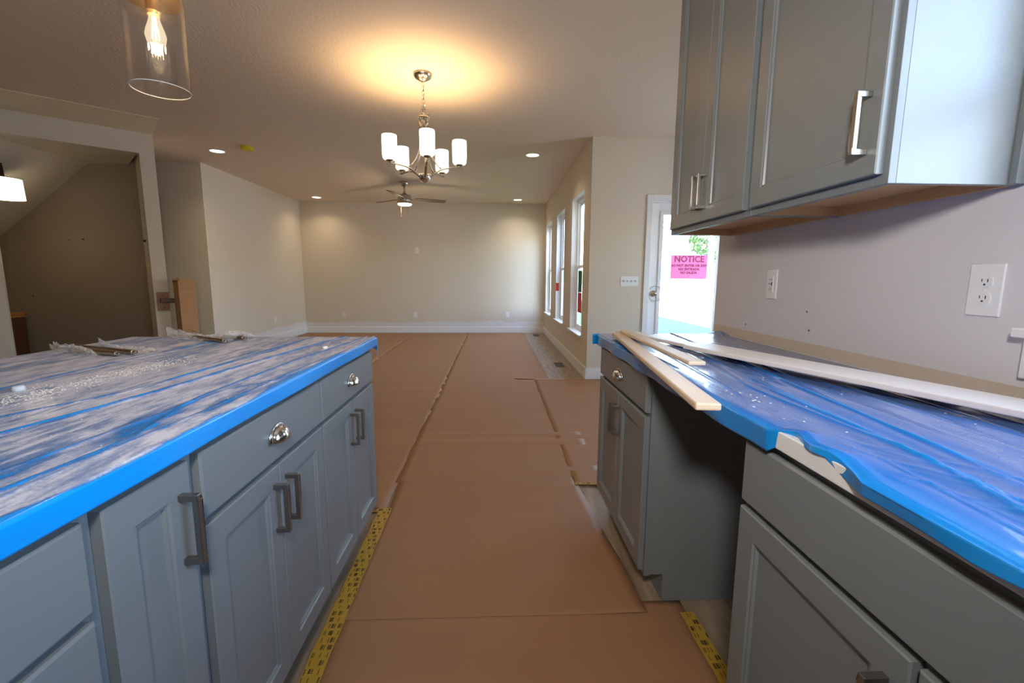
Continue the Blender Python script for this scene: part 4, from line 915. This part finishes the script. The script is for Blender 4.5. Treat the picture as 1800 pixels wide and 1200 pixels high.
# ---------------- stair lamp
LX, LY = -5.10, 5.05
t = thing('ceiling_lamp', 'lit drum lamp under the stair slope at the left edge', 'lamp', (LX, LY, 1.98))
bm = bmesh.new(); lathe(bm, [(.150, 0), (.142, .205), (.139, .205), (.147, 0)], (LX, LY, 1.98), 32, cap=False); obj('shade', bm, emit('lit linen shade', (1, .86, .60), 3.0), t, smooth=True)
bm = bmesh.new(); lathe(bm, [(.143, .205), (.143, .212), (.02, .212), (.012, .36), (0, .36)], (LX, LY, 1.98), 28); obj('cap', bm, mat('dark bronze', (60, 48, 38), .4, .8), t, smooth=False)
l = light('stair_lamp_bulb', 'POINT', (0, 0, 0), 3.0, WARM, shadow_soft_size=.05); l.parent = t; l.location = (0, 0, .10)

# ================================================================== STAIR CORNER
t = thing('handrail', 'wooden handrail end on a square wood block, on the angled column', 'handrail', un(-.055, -.01, .9))
bm = B((-.112, .002, -.020, -.001, .795, 1.008)); turn(bm); blk = obj('mounting_block', bm, ROSE, t, bevel=.003)
bm = bmesh.new(); 
for zz in (.83, .97):
    c = un(-.05, -.0215, zz); lathe(bm, [(0, -.003), (.006, -.003), (.006, .001), (0, .001)], c, 12, 'y')
obj('screw', bm, SLOT, blk)
bm = bmesh.new(); a_, b_ = un(-.085, -.035, .925), Vector((-3.70, 6.60, .885)); a_ = un(-.09, -.04, .915)
c_ = un(.05, -.03, .905)
tube(bm, [a_, un(-.02, -.037, .912), un(.045, -.034, .909)], 0, flat=(.05, .055)); obj('rail', bm, WALNUT, t, bevel=.008)
t = thing('cardboard_box', 'tall open brown cardboard carton standing behind the column', 'box', (-3.60, 5.30, 0))
E0 = Vector((-3.60, 5.30, 0)); D1 = Vector((.60, .80, 0)); D2 = Vector((-.80, .60, 0)); BWd, BDp, zt = .1695, .148, 1.165
def bxp(bm):
    for v in bm.verts: q_ = E0+D1*v.co.x+D2*v.co.y; v.co = (q_.x, q_.y, v.co.z)
    return bm
obj('carton', bxp(B((0, BWd, 0, .004, 0, zt), (0, BWd, BDp-.004, BDp, 0, zt), (0, .004, .004, BDp-.004, 0, zt-.03), (BWd-.004, BWd, .004, BDp-.004, 0, zt), (.004, BWd-.004, .004, BDp-.004, 0, .004))), CARD, t)
obj('crease', bxp(B((.002, BWd-.002, -.0012, -.0002, zt-.118, zt-.115))), CARDD, t)
obj('bent_edge', bxp(B((-.004, .012, -.006, .0, zt-.03, zt+.006), (-.004, -.0005, .0, BDp, zt-.045, zt-.02))), CARDD, t)
bm = bmesh.new()
def arc(cx, cz, r, a0, a1, n=14, w=.0022):
    tube(bm, [(cx+math.cos(a0+(a1-a0)*i/n)*r, -.001, cz+math.sin(a0+(a1-a0)*i/n)*r) for i in range(n+1)], w*.5, 4)
cx_, cz_ = .085, .53
arc(cx_+.02, cz_, .026, 0, 2*PI); arc(cx_+.03, cz_+.006, .014, 0, 2*PI)
for k in range(6):
    a = k*PI/3+.3; arc(cx_-.02+math.cos(a)*.025, cz_+.015+math.sin(a)*.02, .014, a-1.2, a+1.2, 8)
obj('print', bxp(bm), INK, t, kind='stuff')
# newel box with oak cap in the stair opening
t = thing('newel_post', 'brown stair newel with a light oak cap at the left edge', 'newel post', (-5.88, 5.70, 0))
obj('cap', B((-6.02, -5.795, 5.60, 5.80, .728, .742), (-6.005, -5.81, 5.615, 5.79, .700, .728), (-6.02, -5.795, 5.60, 5.80, .684, .700)), OAK, t, bevel=.004)
obj('post', B((-5.92, -5.805, 5.62, 5.78, 0, .684)), WALNUT, t, bevel=.004); obj('panel', B((-6.00, -5.92, 5.64, 5.76, 0, .684)), mat('grey-brown panel', (104, 92, 80), .6), t)
# small hardware marks on the niche walls
def peg(p, label, axis='y', r=.009, l=.02, nm='wall_hook'):
    bm = bmesh.new(); lathe(bm, [(r, 0), (r, -l*.5), (r*.5, -l), (0, -l)], p, 10, axis); return tag(obj(nm, bm, SLOT), label, 'bracket')
peg((-5.035, 5.8295, 1.632), 'dark anchor in the dark stair niche wall'); peg((-5.20, 5.8295, 1.625), 'faint anchor left of the dark one in the niche wall', r=.005); peg((-5.72, 5.8295, .94), 'small anchor low on the niche wall above the newel', r=.006)
hk = peg(un(-.1355, .30, 1.60), 'dark latch on the side of the angled column', 'x', .014, .03)
# anchors, holes on the kitchen wall
tag(obj('cable_clip', B((-1, -.99, 0, 0.001, 0, .001)), SLOT), 'x', 'x'); bpy.data.objects.remove(bpy.data.objects['cable_clip'])
KM = mat('wall scuff', (120, 112, 104), .8)
for (y, z, r) in ((1.62, 1.072, .004), (1.60, 1.005, .0045), (2.02, .985, .004), (1.32, 1.42, .003)):
    bm = bmesh.new(); lathe(bm, [(r, -.0012), (r*.9, 0)], (1.1598, y, z), 8, 'x'); tag(obj('screw_hole', bm, KM), 'small screw hole in the kitchen wall, %s' % {1.072: 'upper one below the safety outlet', 1.005: 'lower one above the boards', .985: 'one near the far end of the counter', 1.42: 'one just under the cabinets'}[z], 'hole')
